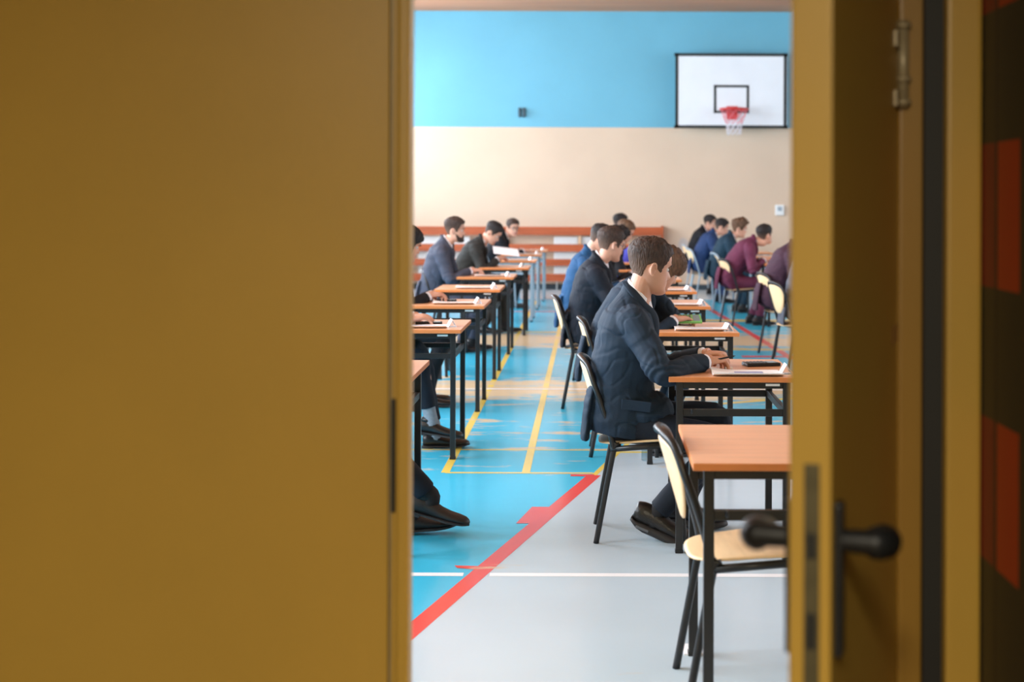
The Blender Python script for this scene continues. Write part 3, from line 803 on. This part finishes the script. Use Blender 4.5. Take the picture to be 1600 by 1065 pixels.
def meshobj(name, me, mats, parent):
    me.name = name; me.materials.clear()
    for m in (mats if isinstance(mats, (list, tuple)) else [mats]): me.materials.append(m)
    o = bpy.data.objects.new(name, me); COL.objects.link(o); o.parent = parent
    return o
def sect(c, tang, hw, hd, n=28, p=.85, yoff=0, front=0.0):
    """ring around a spine point in the X-Z plane, lateral axis = Y; front adds fullness forward"""
    t = V(tang).normalized(); f = V((t.z, 0, -t.x))       # forward
    out = []
    for k in range(n):
        a = 2 * PI * k / n; cc, ss = math.cos(a), math.sin(a)
        out.append(V(c) + f * (hd * math.copysign(abs(cc) ** p, cc) + (front if cc > 0 else 0) * cc) + V((0, hw * math.copysign(abs(ss) ** p, ss) + yoff, 0)))
    return out
def make_shoe(bm, ankle, fwd, pitch, kind='dress', sc=1.0, floor_z=0.0):
    """shoe whose ball rests near the floor; pitch>0 lifts the heel; returns matrix"""
    pass
def person(px, Y, label, suitm, lean=10, head=(0, 0), hoff=(0, 0, 0), wr=None, ank=None, hair='short', hairm=M_hair, trous=None, shirt=M_shirt,
           vox=.0065, bodyvox=.0060, curl=.4, toe_out=.1, seed=1, sock=M_sockb, shoem=M_leather, desk_x=None, heel=(0, 0), tail=True, poleR=(0, -.5, -1), poleL=(0, .5, -1),
           sneaker=False, stretch=1.0, shyaw=0, tie=False, pz=.535, glasses=False, beard=False, handdir=None, chunky=1.0, skinm=M_skin, hemup=0):
    """seated figure facing +X.  side -1 = the side towards -Y"""
    trous = trous or suitm
    hero = vox < .006
    def S(x, z):
        h = max(0, z - pz); a = math.radians(lean) * (.55 + .45 * min(1.2, h / .5))
        z = pz + (z - pz) * stretch
        dx, dz = x, z - pz
        return V((dx * math.cos(a) + dz * math.sin(a), 0, pz + dz * math.cos(a) - dx * math.sin(a)))
    pel, wai, che, sho, nb = S(-.005, pz), S(-.008, .66), S(-.004, .83), S(-.004, .975), S(.012, 1.075)
    up = (S(.02, 1.0) - S(.02, .9)).normalized()
    hc = S(.048, 1.20) + V(hoff)
    yaw, pit = math.radians(head[0]), math.radians(head[1])
    MH = Matrix.Translation(hc) @ Matrix.Rotation(yaw, 4, 'Z') @ Matrix.Rotation(pit, 4, 'Y')
    root = bpy.data.objects.new('person', None)
    # limbs
    cy = math.cos(math.radians(shyaw)); sy_ = math.sin(math.radians(shyaw))
    if wr is None: wr = ((.42, -.10, .79), (.42, .10, .79))
    if ank is None: ank = ((.36, -.12, .10), (.30, .12, .10))
    J = {}
    for i, sd in enumerate((-1, 1)):
        shp = sho + V((-sy_ * .165 * sd, sd * .165 * cy, -.012)) ; shp.x += .004
        el, w_ = ik(shp, wr[i], .285, .255, poleR if sd < 0 else poleL)
        hip = pel + V((.02, sd * .085, -.02))
        kn, an = ik(hip, ank[i], .445, .415, (1, sd * .05, 1.0))
        J[sd] = (shp, el, w_, hip, kn, an)
    # ---- body (one continuous mesh)
    bm = B(); head_mesh(bm, MH)
    tube(bm, [MH @ V((-.02, 0, -.03)), MH @ V((-.028, 0, -.085)), nb + up * .0, nb - up * .06], [.047, .049, .057, .075], 20, 4)
    rings(bm, [sect(p, t, w, d, p=1) for p, t, w, d in ((pel, up, .13, .085), (wai, up, .11, .08), (che, up, .13, .09), (sho, up, .13, .075), (nb - up * .03, up, .06, .055))])
    for i, sd in enumerate((-1, 1)):
        shp, el, w_, hip, kn, an = J[sd]
        tube(bm, [sho + V((0, sd * .06, -.01)), shp, el, w_, w_ + (w_ - el).normalized() * .01], [.05, .040, .027, .025, .026], 14, 5)
        tube(bm, [hip - V((0, 0, -.01)), kn, an, an + V((.012, 0, -.02))], [.048, .030, .022, .022], 14, 5)
        fw = (w_ - el).normalized(); 
        hd = V(handdir[i]) if handdir and handdir[i] else V((fw.x, fw.y, min(fw.z, .05)))
        hand(bm, w_, hd, V((0, 0, 1)) if abs(hd.normalized().z) < .8 else V((-1, 0, .2)), (1 if sd < 0 else -1), curl, 1.0)
    me = bake(bm, bodyvox, 1 if not hero else 1)
    Mi = MH.inverted()
    body = bpy.data.objects.new('person', me); me.name = 'person'; COL.objects.link(body)
    for m in (skinm, M_lip): me.materials.append(m)
    me.polygons.foreach_set('use_smooth', [True] * len(me.polygons))
    for p in me.polygons:
        c = Mi @ p.center
        if c.x > .078 and -.0745 < c.z < -.0515 and abs(c.y) < .024 * (1 - ((c.z + .063) / .017) ** 2 * .4): p.material_index = 1
    tag(body, label, 'person')
    bpy.data.objects.remove(root); root = body
    # ---- jacket
    bm = B(); k = chunky
    R = [sect(pel + V((-.005, 0, -.075)), up, .185 * k, .122 * k), sect(pel + V((-.005, 0, -.02)), up, .190 * k, .132 * k, front=.03), sect(S(-.008, .60), up, .182 * k, .128 * k, front=.025), sect(wai + V((.0, 0, .02)), up, .172 * k, .126 * k, front=.018),
         sect(S(-.010, .76), up, .182 * k, .132 * k, front=.012), sect(che + up * .02, up, .194 * k, .134 * k, front=.006), sect(S(-.010, .925), up, .200 * k, .126 * k), sect(sho + up * .010 + V((-.01, 0, 0)), up, .188, .112), sect(sho + up * .045 + V((-.006, 0, 0)), up, .150, .096),
         [q - up * (.45 * (q - nb).dot(V((up.z, 0, -up.x)))) for q in sect(nb - up * .030, up, .108, .082)], [q + up * (-.010 - .88 * (q - nb).dot(V((up.z, 0, -up.x)))) for q in sect(nb + V((-.006, 0, 0)), up, .074, .068)]]
    rings(bm, R)
    for sd in (-1, 1):
        shp, el, w_, hip, kn, an = J[sd]
        fw = (w_ - el).normalized()
        tube(bm, [sho + V((0, sd * .08, -.02)), shp + V((0, sd * .004, .004)), shp.lerp(el, .5), el - fw * .004, el.lerp(w_, .5), w_ - fw * .022], [.074, .073, .066, .057, .050, .040], 18, 5)
    # skirt of the jacket over the lap and behind the seat
    ellipsoid(bm, pel + V((.115, 0, .018 if hero else .01)), (.145 if hero else .12, .185 if hero else .17, .098 if hero else .08))
    if tail:
        rings(bm, [[V((pel.x - .13 + dx + c * .022, sn * w2, z)) for c, sn in ((math.cos(2 * PI * q / 24), math.copysign(abs(math.sin(2 * PI * q / 24)) ** .6, math.sin(2 * PI * q / 24))) for q in range(24))] for z, w2, dx in ((.70, .13, .03), (.60, .155, .006), (.52, .162, -.006), (.455, .165, -.012), (.435, .164, -.012))])
    els = [(J[sd][1], J[sd][0]) for sd in (-1, 1)]
    def wr_(c, n):
        d = 0
        v = c * 9 + V((seed * 3.1, 0, 0))
        d += .0045 * (noise.noise(V((v.x * 1.2 + v.z * .9, v.y * .7, v.z * 2.2 - v.x))) )
        d -= .006 * max(0, .16 - abs(noise.noise(V((v.x * .9 + v.z * 1.1, v.y * .5, v.z * 1.0 - v.x * .8 + 7))))) / .16 * (.6 + .4 * noise.noise(v * .5))
        for e, sh in els:
            q = (c - e).length
            if q < .13:
                ax = (e - sh).normalized(); t = (c - e).dot(ax)
                d += .006 * (1 - q / .13) * math.sin(t * 150 + 5 * noise.noise(c * 10))
        return d
    J_ = meshobj('jacket', bake(bm, vox, 3, wr_), suitm, root)
    # lapels and collar as bands laid on the jacket
    for sd in (-1, 1):
        bm = B()
        f_ = V((up.z, 0, -up.x)); c0 = nb + up * .048 - f_ * .070 + V((0, sd * .008, 0))
        pts = [c0, nb + up * .018 - f_ * .035 + V((0, sd * .066, 0)), nb - up * .035 + f_ * .028 + V((0, sd * .078, 0)), nb - up * .09 + f_ * .088 + V((0, sd * .065, 0)), che + up * .02 + f_ * .128 + V((0, sd * .045, 0)), S(.0, .74) + f_ * .134 + V((0, sd * .012, 0))]
        tube(bm, pts, [.020, .022, .024, .028, .026, .008], 10, 5, flat=.35)
        mkobj('lapel', bm, suitm, J_)
    if hero:
        bm = B(); q = S(.03, .60); box(bm, V((.075, -.1865, .60)), (.13, .012, .045), Matrix.Rotation(.12, 3, 'Y'), bev=.004); mkobj('pocket_flap', bm, suitm, J_)
    # ---- shirt
    bm = B()
    f_ = V((up.z, 0, -up.x))
    R = []
    for t, r_, tz in ((-.012, .066, 0), (.012, .064, 0), (.030, .060, 0)):
        R.append([nb + up * (t - .004 - .052 * math.cos(a)) + V((r_ * math.cos(a) * .95 - .002, r_ * math.sin(a), 0)) for a in (2 * PI * q / 28 for q in range(28))])
    rings(bm, R)
    rings(bm, [sect(nb - up * .01, up, .05, .058), sect(S(.042, .97), up, .055, .072), sect(che + up * .03 + f_ * .06, up, .05, .070), sect(S(.06, .76), up, .02, .070)])
    mkobj('shirt', bm, shirt, root)
    for sd in (-1, 1):
        bm = B(); shp, el, w_, *_ = J[sd]; fw = (w_ - el).normalized()
        tube(bm, [w_ - fw * .05, w_ - fw * .006], [.034, .034], 16, 1); mkobj('shirt_cuff', bm, shirt, root)
    if tie:
        bm = B(); tube(bm, [nb + f_ * .062, S(.0, .9) + f_ * .118, S(0, .78) + f_ * .138], [.012, .02, .026], 8, 4, flat=.3); mkobj('tie', bm, M_tie, root)
    # ---- trousers
    bm = B()
    ellipsoid(bm, pel + V((0, 0, -.005)), (.115, .165, .085))
    for sd in (-1, 1):
        shp, el, w_, hip, kn, an = J[sd]
        dn = (an - kn).normalized(); hem = an - dn * (.015 + hemup)
        tube(bm, [hip + V((-.02, 0, .0)), hip.lerp(kn, .5) + V((0, 0, .0)), kn, kn.lerp(hem, .5), hem], [.088, .078, .064, .055, .050], 18, 5)
    kns = [J[sd][4] for sd in (-1, 1)]
    def wt(c, n):
        d = .003 * noise.noise(c * 14)
        for e in kns:
            q = (c - e).length
            if q < .14: d += .004 * (1 - q / .14) * math.sin(c.z * 120 + c.x * 60)
        return d
    meshobj('trousers', bake(bm, max(vox, .006), 2, wt), trous, root)
    # ---- socks, shoes
    for i, sd in enumerate((-1, 1)):
        an = J[sd][5]; kn = J[sd][4]
        dn = (an - kn).normalized()
        yw = toe_out * sd; hp = math.radians(heel[i])
        # foot frame: toe direction pitched down by hp when the heel is lifted
        Fm = Matrix.Translation(an) @ Matrix.Rotation(yw, 4, 'Z') @ Matrix.Rotation(hp, 4, 'Y')
        bm = B(); tube(bm, [an - dn * .13, an - dn * .03, an + dn * .02, Fm @ V((.01, 0, -.06))], [.044, .040, .040, .038], 14, 4); mkobj('sock', bm, sock, root)
        bm = B(); hgt = -.098
        # upper: sections along the foot
        prof = [(-.075, .022, .020, .058), (-.068, .030, .012, .072), (-.045, .037, .008, .082), (-.01, .038, .008, .084), (.03, .040, .008, .070), (.075, .045, .008, .052), (.115, .049, .008, .044), (.155, .047, .008, .042), (.185, .040, .009, .037), (.200, .027, .011, .028), (.207, .012, .015, .016)]
        if sneaker: prof = [((x - .018) if x < 0 else x * .98, w + .004, b + .014, h + .018) for x, w, b, h in prof]
        R = []
        for x, w, b_, h in prof:
            ring = []
            for q in range(20):
                a = 2 * PI * q / 20; cc, ss = math.cos(a), math.sin(a)
                zz = b_ + (h * (.5 + .5 * ss)) ; ww = w * math.copysign(abs(cc) ** .7, cc) * (1 - .25 * max(0, ss) ** 2)
                ring.append(Fm @ V((x, ww, hgt + zz)))
            R.append(ring)
        rings(bm, R)
        ellipsoid(bm, Fm @ V((-.015, 0, hgt + .085)), (.048, .038, .022), Fm.to_3x3(), 14)
        sh = mkobj('shoe', bm, shoem, root)
        bm = B()
        def outl(o): return [(x, (w + o)) for x, w, _, _ in prof]
        pp = outl(.003); pol = [(x - (.004 if j == 0 else 0) + (.004 if j == len(pp) - 1 else 0), -w) for j, (x, w) in enumerate(pp)] + [(x, w) for x, w in reversed(pp)]
        def sole(z0, z1, pl):
            a = [bm.verts.new(Fm @ V((x, y, hgt + z0(x)))) for x, y in pl]; b2 = [bm.verts.new(Fm @ V((x, y, hgt + z1(x)))) for x, y in pl]; n = len(pl)
            bm.faces.new(list(reversed(a))); bm.faces.new(b2)
            for q in range(n): bm.faces.new((a[q], a[(q + 1) % n], b2[(q + 1) % n], b2[q]))
        if sneaker:
            def ring(zf, o): return [Fm @ V((x * (1 + o * 4), y * (1 + o * 14), hgt + zf(x))) for x, y in pol]
            bt_ = lambda x: max(0, x - .13) * .22 + max(0, -.05 - x) * .5
            rings(bm, [ring(bt_, -.012), ring(lambda x: bt_(x) + .006, .004), ring(lambda x: bt_(x) + .022 - max(0, x) * .03, .002), ring(lambda x: .036 - max(0, x) * .03 + max(0, x - .13) * .2, -.006)])
        else:
            sole(lambda x: .006 + max(0, x - .13) * .12, lambda x: .014 + max(0, x - .13) * .12, pol)
            hl_ = [(x, y) for x, y in pol if x < .0]; sole(lambda x: -.004, lambda x: .008, hl_)
        mkobj('sole', bm, M_sole, sh)
        if hero and sneaker:
            bm = B()
            for q in range(5):
                x = .03 + q * .02; tube(bm, [Fm @ V((x, -.022, hgt + .098 - q * .009)), Fm @ V((x + .004, 0, hgt + .106 - q * .010)), Fm @ V((x, .022, hgt + .098 - q * .009))], .003, 6, 3)
            mkobj('laces', bm, M_sole, sh)
            bm = B(); box(bm, Fm @ V((-.035, (-.049), hgt + .017)), (.06, .006, .012), Fm.to_3x3(), bev=.003); mkobj('air_window', bm, M_key, sh)
    # ---- hair, eyes
    bm = B(); fade = hair_mesh(bm, MH, hair, seed)
    hm = mkobj('hair', bm, hairm, root)
    at = hm.data.attributes.new('clipped', 'FLOAT', 'POINT'); at.data.foreach_set('value', fade + [0.0] * (len(hm.data.vertices) - len(fade)))
    for f in hm.data.polygons: f.use_smooth = True
    for sd in (-1, 1):
        bm = B(); ellipsoid(bm, MH @ V((.0680, sd * .031, .003)), (.0115, .0115, .0100), None, 14)
        e = mkobj('eye', bm, M_eye, root)
        bm = B(); ellipsoid(bm, MH @ V((.0770, sd * .031, .001)), (.0035, .0055, .0055), None, 10); mkobj('iris', bm, M_iris, e)
    if beard:
        bm = B()
        R = []
        for z in np.linspace(-.119, -.02, 26):
            r = []
            for q in range(60):
                a = 2 * PI * q / 60; zz = max(float(z), -.1179); x, y = head_point(a, zz); x = bump_face(x, y, zz)
                ad = abs((math.degrees(a) + 180) % 360 - 180)
                lim = float(np.interp(ad, [0, 22, 40, 60, 85, 100], [-.078, -.05, -.066, -.06, -.03, -.2]))
                on = 1 if z < lim or (ad < 24 and -.052 < z < -.042) else 0
                v = V((x, y, float(z))); q_ = V((x - .02, y, 0)).normalized(); r.append(MH @ (v + q_ * (.005 if on else -.008)))
            R.append(r)
        rings(bm, R); o = mkobj('beard', bm, hairm, root)
        for f in o.data.polygons: f.use_smooth = True
    if glasses:
        bm = B()
        for sd in (-1, 1):
            pts = [MH @ V((.100, sd * .032 + .022 * math.cos(t), .002 + .017 * math.sin(t))) for t in (2 * PI * q / 16 for q in range(17))]
            tube(bm, pts, .0022, 6, 1, closed=True)
            tube(bm, [MH @ V((.099, sd * .054, .006)), MH @ V((.02, sd * .079, .006)), MH @ V((-.012, sd * .082, .0))], .002, 6, 1)
        tube(bm, [MH @ V((.100, -.01, .004)), MH @ V((.104, 0, .007)), MH @ V((.100, .01, .004))], .002, 6, 3)
        mkobj('glasses', bm, M_plastic, root)
    root.location = (px, Y, 0)
    return root, J, MH

#PEOPLE_BEGIN
#SETUP
# ---- centre row -------------------------------------------------------------
CB = 'orange middle-row desk, '
desk(.285, 4.02, CB + 'nearest the doorway, with an empty chair pushed in')
chair(.275, 4.36, 'empty school chair pushed under the desk nearest the doorway', rz=.03)
desk(.321, 5.99, CB + 'where the young man in navy with a pen sits')
chair(.017, 6.38, 'chair of the young man in navy with sneakers')
ctx = [(8.02, .278, 'where the fringe-haired student holds a green calculator'), (10.02, .28, 'third table behind the navy-suited man in focus'), (11.66, .303, 'in front of the student in the bright blue jacket'),
       (13.4, .289, 'at the fifth place, in front of a black-haired student'), (15.3, .28, 'at the sixth place'), (17.1, .28, 'at the seventh place'), (19.0, .28, 'at the place nearest the back wall')]
for y, x, l in ctx: desk(x, y, CB + l)
cch = [(-.01, 8.46, 'chair of the fringe-haired student in navy'), (-.216, 10.38, 'chair with its backrest showing behind the dark navy suited student with glasses'), (-.16, 12.0, 'chair of the student in the bright blue jacket'),
       (.0, 13.75, 'chair of the black-haired student in the middle row'), (.1, 15.65, 'chair of the brown-haired student in black in the middle row'), (.1, 17.5, 'chair of the student in violet'), (.1, 19.4, 'chair nearest the back wall in the middle row')]
for x, y, l in cch: chair(x, y, l)
# ---- left row ---------------------------------------------------------------
LB = 'orange left-row desk, '
lt = [(5.90, -.757, 'b', 'nearest the door edge, only its corner in sight'), (8.15, -.757, 'b', 'with crossed leather shoes under it'), (10.0, -.765, 'b', 'where the long-haired student rests a hand'),
      (11.82, -.773, 'b', 'the empty one behind the long-haired student'), (13.75, -.77, 'b', 'where the bearded man in grey sits'), (15.7, -.712, 'b', 'where the man in charcoal reads a white sheet'),
      (17.5, -.71, 'g', 'the nearest with grey-blue legs'), (19.5, -.717, 'g', 'where the man in black with glasses sits, grey-blue legs'), (21.1, -.69, 'g', 'the farthest one, grey-blue legs')]
for y, xr, k, l in lt: desk(xr - DD, y, (('black-legged ' if k == 'b' else '') + LB + l), k)
lch = [(6.3, -1.62, 'b', 'chair of the student whose stretched-out shoes reach past the left door edge'), (8.5, -1.66, 'b', 'chair of the student with the grey sock'), (10.35, -1.66, 'b', 'chair of the long-haired student'),
       (12.2, -1.62, 'b', 'empty chair tucked at the desk behind the long-haired student'), (14.1, -1.62, 'b', 'chair of the bearded man in grey'), (16.05, -1.5, 'b', 'chair of the man in charcoal reading a sheet'),
       (17.85, -1.55, 'g', 'empty grey-legged chair behind the man in charcoal'), (19.85, -1.45, 'g', 'chair of the man in black with glasses'), (21.45, -1.5, 'g', 'empty grey-legged chair at the farthest left desk')]
for y, x, k, l in lch: chair(x, y, l, k)
# ---- right row --------------------------------------------------------------
RB = 'school desk in the right row, '
rt = [(12.0, 'b', 'before the person in light grey'), (13.6, 'b', 'before the person in dark plum'), (16.9, 'b', 'before the man in maroon'), (18.9, 'g', 'before the curly-haired man, grey legs'), (20.6, 'g', 'before the man in royal blue, grey legs'), (22.4, 'g', 'before the man in black by the wall, grey legs')]
for y, k, l in rt: desk(2.05, y, RB + l, k)
rch = [(12.35, 1.60, 'b', 'cream-backed chair of the person in light grey'), (13.9, 1.68, 'b', 'cream-backed chair of the person in dark plum'), (17.25, 1.60, 'b', 'cream-backed black-framed chair of the man in maroon'),
       (19.2, 1.66, 'g', 'grey-framed chair of the curly-haired man'), (21.0, 1.45, 'g', 'grey-framed chair of the man in royal blue'), (22.75, 1.5, 'g', 'grey-framed chair of the man in black by the wall')]
for (y, x, k, l), rz_ in zip(rch, (.28, .3, .32, .25, .2, .1)): chair(x, y, l, k, rz_)

# ---- people -----------------------------------------------------------------
person(.115, 6.38, 'young man in focus in a navy suit sitting at his desk holding a pen', M_navy, lean=8, head=(20, 12), hoff=(-.008, 0, .010), poleR=(.1, -.9, -.8),
       wr=((.385, -.17, .792), (.40, .10, .795)), ank=((.17, -.12, .12), (.30, .10, .11)), hair='short', hairm=M_hair, trous=M_navyd, vox=.0045, bodyvox=.0032,
       curl=.8, chunky=1.05, heel=(22, 5), sneaker=True, shoem=M_leather, seed=3)
person(.06, 8.46, 'student with a long brown fringe in a navy jacket bent over with a green calculator', M_navy, lean=27, head=(10, 40), wr=((.42, -.14, .80), (.30, .06, .98)), hair='fringe', hairm=M_hairc, seed=5, poleL=(.6, .3, -1))
person(-.07, 10.38, 'student in a dark navy suit seen from behind with glasses and short hair', M_navyd, lean=12, head=(32, 12), hair='short', hairm=M_hair, glasses=True, seed=8, wr=((.45, -.1, .79), (.45, .1, .79)))
person(-.16, 12.0, 'student in a bright blue jacket with dark hair bowed over his desk', M_blue, lean=14, head=(10, 28), hair='short', hairm=M_hairb, seed=9)
person(-.03, 13.75, 'student with thick black hair in a black suit half hidden in the middle row', M_blacks, lean=18, stretch=.94, head=(15, 20), hair='curly', hairm=M_hairb, seed=11)
person(.10, 15.65, 'brown-haired student in a black suit looking down in the middle row', M_blacks, lean=16, head=(-10, 30), hair='short', hairm=M_hairc, seed=12)
person(.24, 17.5, 'student in a violet top bent low over the desk', M_purple, lean=48, head=(0, 40), hair='short', hairm=M_hairc, seed=13)
person(.25, 19.4, 'dark-haired student sitting farthest back in the middle row', M_blacks, lean=6, head=(20, 5), hair='short', hairm=M_hairb, seed=14)
# left row
person(-1.46, 6.3, 'student hidden by the left door with black shoes stretched out', M_navyd, lean=10, ank=((.74, -.05, .20), (.64, .06, .105)), heel=(14, -4), seed=21, shoem=M_suede)
person(-1.50, 8.5, 'student hidden by the left door with crossed legs, grey sock and polished shoes', M_navyd, lean=10, ank=((.54, -.06, .20), (.55, .08, .10)), heel=(8, 0), hemup=.05, sock=M_sockg, seed=22)
person(-1.555, 10.4, 'long-haired student in black at the left door edge with hands together', M_blacks, lean=12, head=(10, 22), hair='long', hairm=M_hairb, seed=23, wr=((.37, -.08, .80), (.37, .08, .80)))
person(-1.60, 14.1, 'bearded man in a slate grey suit sitting upright in the left row', M_greysuit, lean=14, head=(0, 4), hair='short', hairm=M_hair, beard=True, seed=24, stretch=1.05, wr=((.40, -.08, .80), (.40, .06, .80)), tie=True, ank=((.30, -.1, .1), (.40, .1, .1)))
person(-1.51, 16.05, 'man in a charcoal suit bent over reading a white sheet of paper', M_olive, lean=26, head=(-8, 38), hair='short', hairm=M_hairb, seed=25, stretch=1.05, wr=((.44, -.1, .84), (.44, .1, .84)), ank=((.3, -.1, .1), (.5, .1, .1)))
person(-1.46, 19.85, 'man in black with glasses turned towards the aisle', M_blacks, lean=24, head=(-60, 8), hair='short', hairm=M_hair, glasses=True, seed=26, wr=((.50, -.12, .80), (.46, .1, .80)))
# right row
person(1.78, 12.35, 'person in a light grey jacket cut off by the right door', M_lightgrey, lean=14, head=(0, 10), seed=31)
person(1.73, 13.9, 'person in a dark plum jacket leaning forward at the right door edge', M_plum, lean=24, head=(10, 15), hairm=M_hairc, seed=32, stretch=1.05)
person(1.64, 17.25, 'man in a maroon suit leaning on his desk in the right row', M_maroon, lean=32, head=(38, -6), hairm=M_hairb, seed=33, stretch=1.06)
person(1.66, 19.2, 'curly-haired man in a dark teal jacket with white collar showing', M_teal, lean=22, head=(0, 12), hair='curly', hairm=M_hairc, seed=34)
person(1.56, 21.0, 'man in a royal blue jacket hunched over in the right row', M_royal, lean=24, head=(0, 15), hairm=M_hairb, seed=35)
person(1.60, 22.75, 'man in a black suit farthest back in the right row near the wall', M_blacks, lean=18, head=(-20, 8), hairm=M_hairb, seed=36)
#PEOPLE_END

# ---- things on desks ---------------------------------------------------------
name_card(.83, 6.12, PI / 2, 'white folded name card on the desk of the man in focus')
calculator(.76, 6.42, .25, 'black calculator beside the name card of the man in focus')
booklet(.66, 6.10, PI / 2, 'curled white exam booklet at the near edge of the desk in focus', M_lilac)
bm = B(); box(bm, (0, 0, .006), (.035, .02, .012), bev=.003); tag(mkobj('eraser', bm, M_paper, loc=(.60, 6.27, DH)), 'small white eraser by the hand of the man in focus', 'eraser')
pen(.622, 6.21, .817, (-.97, 0, -.2), 'dark pen held by the man in focus', M_plastic)
booklet(.74, 4.13, .2, 'blue and white booklet on the nearest desk', M_blueprint, (.2, .16))
cards = [(.79, 8.2, 'student with the fringe'), (.79, 10.15, 'student in dark navy with glasses'), (.80, 11.8, 'student in the bright blue jacket')]
for x, y, l in cards:
    name_card(x - .02, y - .05, PI / 2 + .2, 'white folded name card on the desk of the ' + l)
    booklet(x - .17, y + .0, PI / 2, 'booklet on the desk of the ' + l, M_blueprint if y < 9 else M_lilac)
pen(.60, 8.45, DH + .006, (-1, .1, 0), 'black pen lying on the desk of the student with the fringe')
calculator(.56, 8.38, .1, 'green calculator held by the student with the fringe', M_green, .79, .5)
lc = [(-.86, 6.25, 'door-edge desk in the left row'), (-.83, 8.35, 'second left-row desk with shoes under it'), (-.83, 10.25, 'long-haired student\'s desk'), (-.84, 12.05, 'empty black-legged left desk'), (-.84, 13.98, 'bearded man\'s desk'),
      (-.80, 15.9, 'charcoal-suited man\'s desk'), (-.78, 17.7, 'nearest grey-legged left desk'), (-.78, 19.7, 'desk of the man with glasses in the left row'), (-.76, 21.3, 'farthest left desk')]
for i, (x, y, l) in enumerate(lc):
    name_card(x, y, PI / 2 + (.25 if i else 1.0), 'white folded name card on the ' + l)
    if i not in (5,): booklet(x - .17, y - .03, PI / 2 + .05, 'exam booklet on the ' + l, M_blueprint if i in (1, 2, 3) else M_lilac)
calculator(-.98, 8.5, .1, 'black calculator on the second left-row desk')
calculator(-1.08, 10.42, .05, 'black calculator on the long-haired student\'s desk')
calculator(-1.0, 14.15, .05, 'black calculator on the bearded man\'s desk')
bm = B(); box(bm, (0, 0, 0), (.29, .002, .2), Matrix.Rotation(-1.18, 3, 'X')); o = mkobj('paper_sheet', bm, M_paper, loc=(-.975, 15.93, .925)); tag(o, 'white sheet held up by the man in charcoal', 'paper'); o.rotation_euler = (0, .12, .2)
# bottle on the floor
q = fl(1012, 719)
bt = thing('water_bottle', 'clear plastic water bottle with blue cap on the floor under the chair', 'bottle', (q.x, q.y, 0))
bm = B(); R = []
for r_, z in ((.026, 0), (.031, .006), (.031, .05), (.029, .055), (.031, .06), (.031, .14), (.024, .17), (.012, .195), (.012, .205)): R.append([V((r_ * math.cos(a), r_ * math.sin(a), z)) for a in (2 * PI * k / 20 for k in range(20))])
rings(bm, R); mkobj('bottle_body', bm, M_bottle, bt)
bm = B(); tube(bm, [(0, 0, .2), (0, 0, .222)], .0145, 14, 1); mkobj('cap', bm, M_blueprint, bt)
# paper pad under a desk leg
q = fl(1092, 1016)
bm = B(); box(bm, (0, 0, .002), (.075, .11, .004)); tag(mkobj('paper_pad', bm, M_paper, loc=(q.x - .01, q.y + .01, 0)), 'folded white paper under the far leg of the nearest desk', 'paper')

# world: soft overcast sky
w = bpy.data.worlds.new('world'); SC.world = w; w.use_nodes = True
w.node_tree.nodes['Background'].inputs[0].default_value = (.75, .85, 1, 1); w.node_tree.nodes['Background'].inputs[1].default_value = 2.2
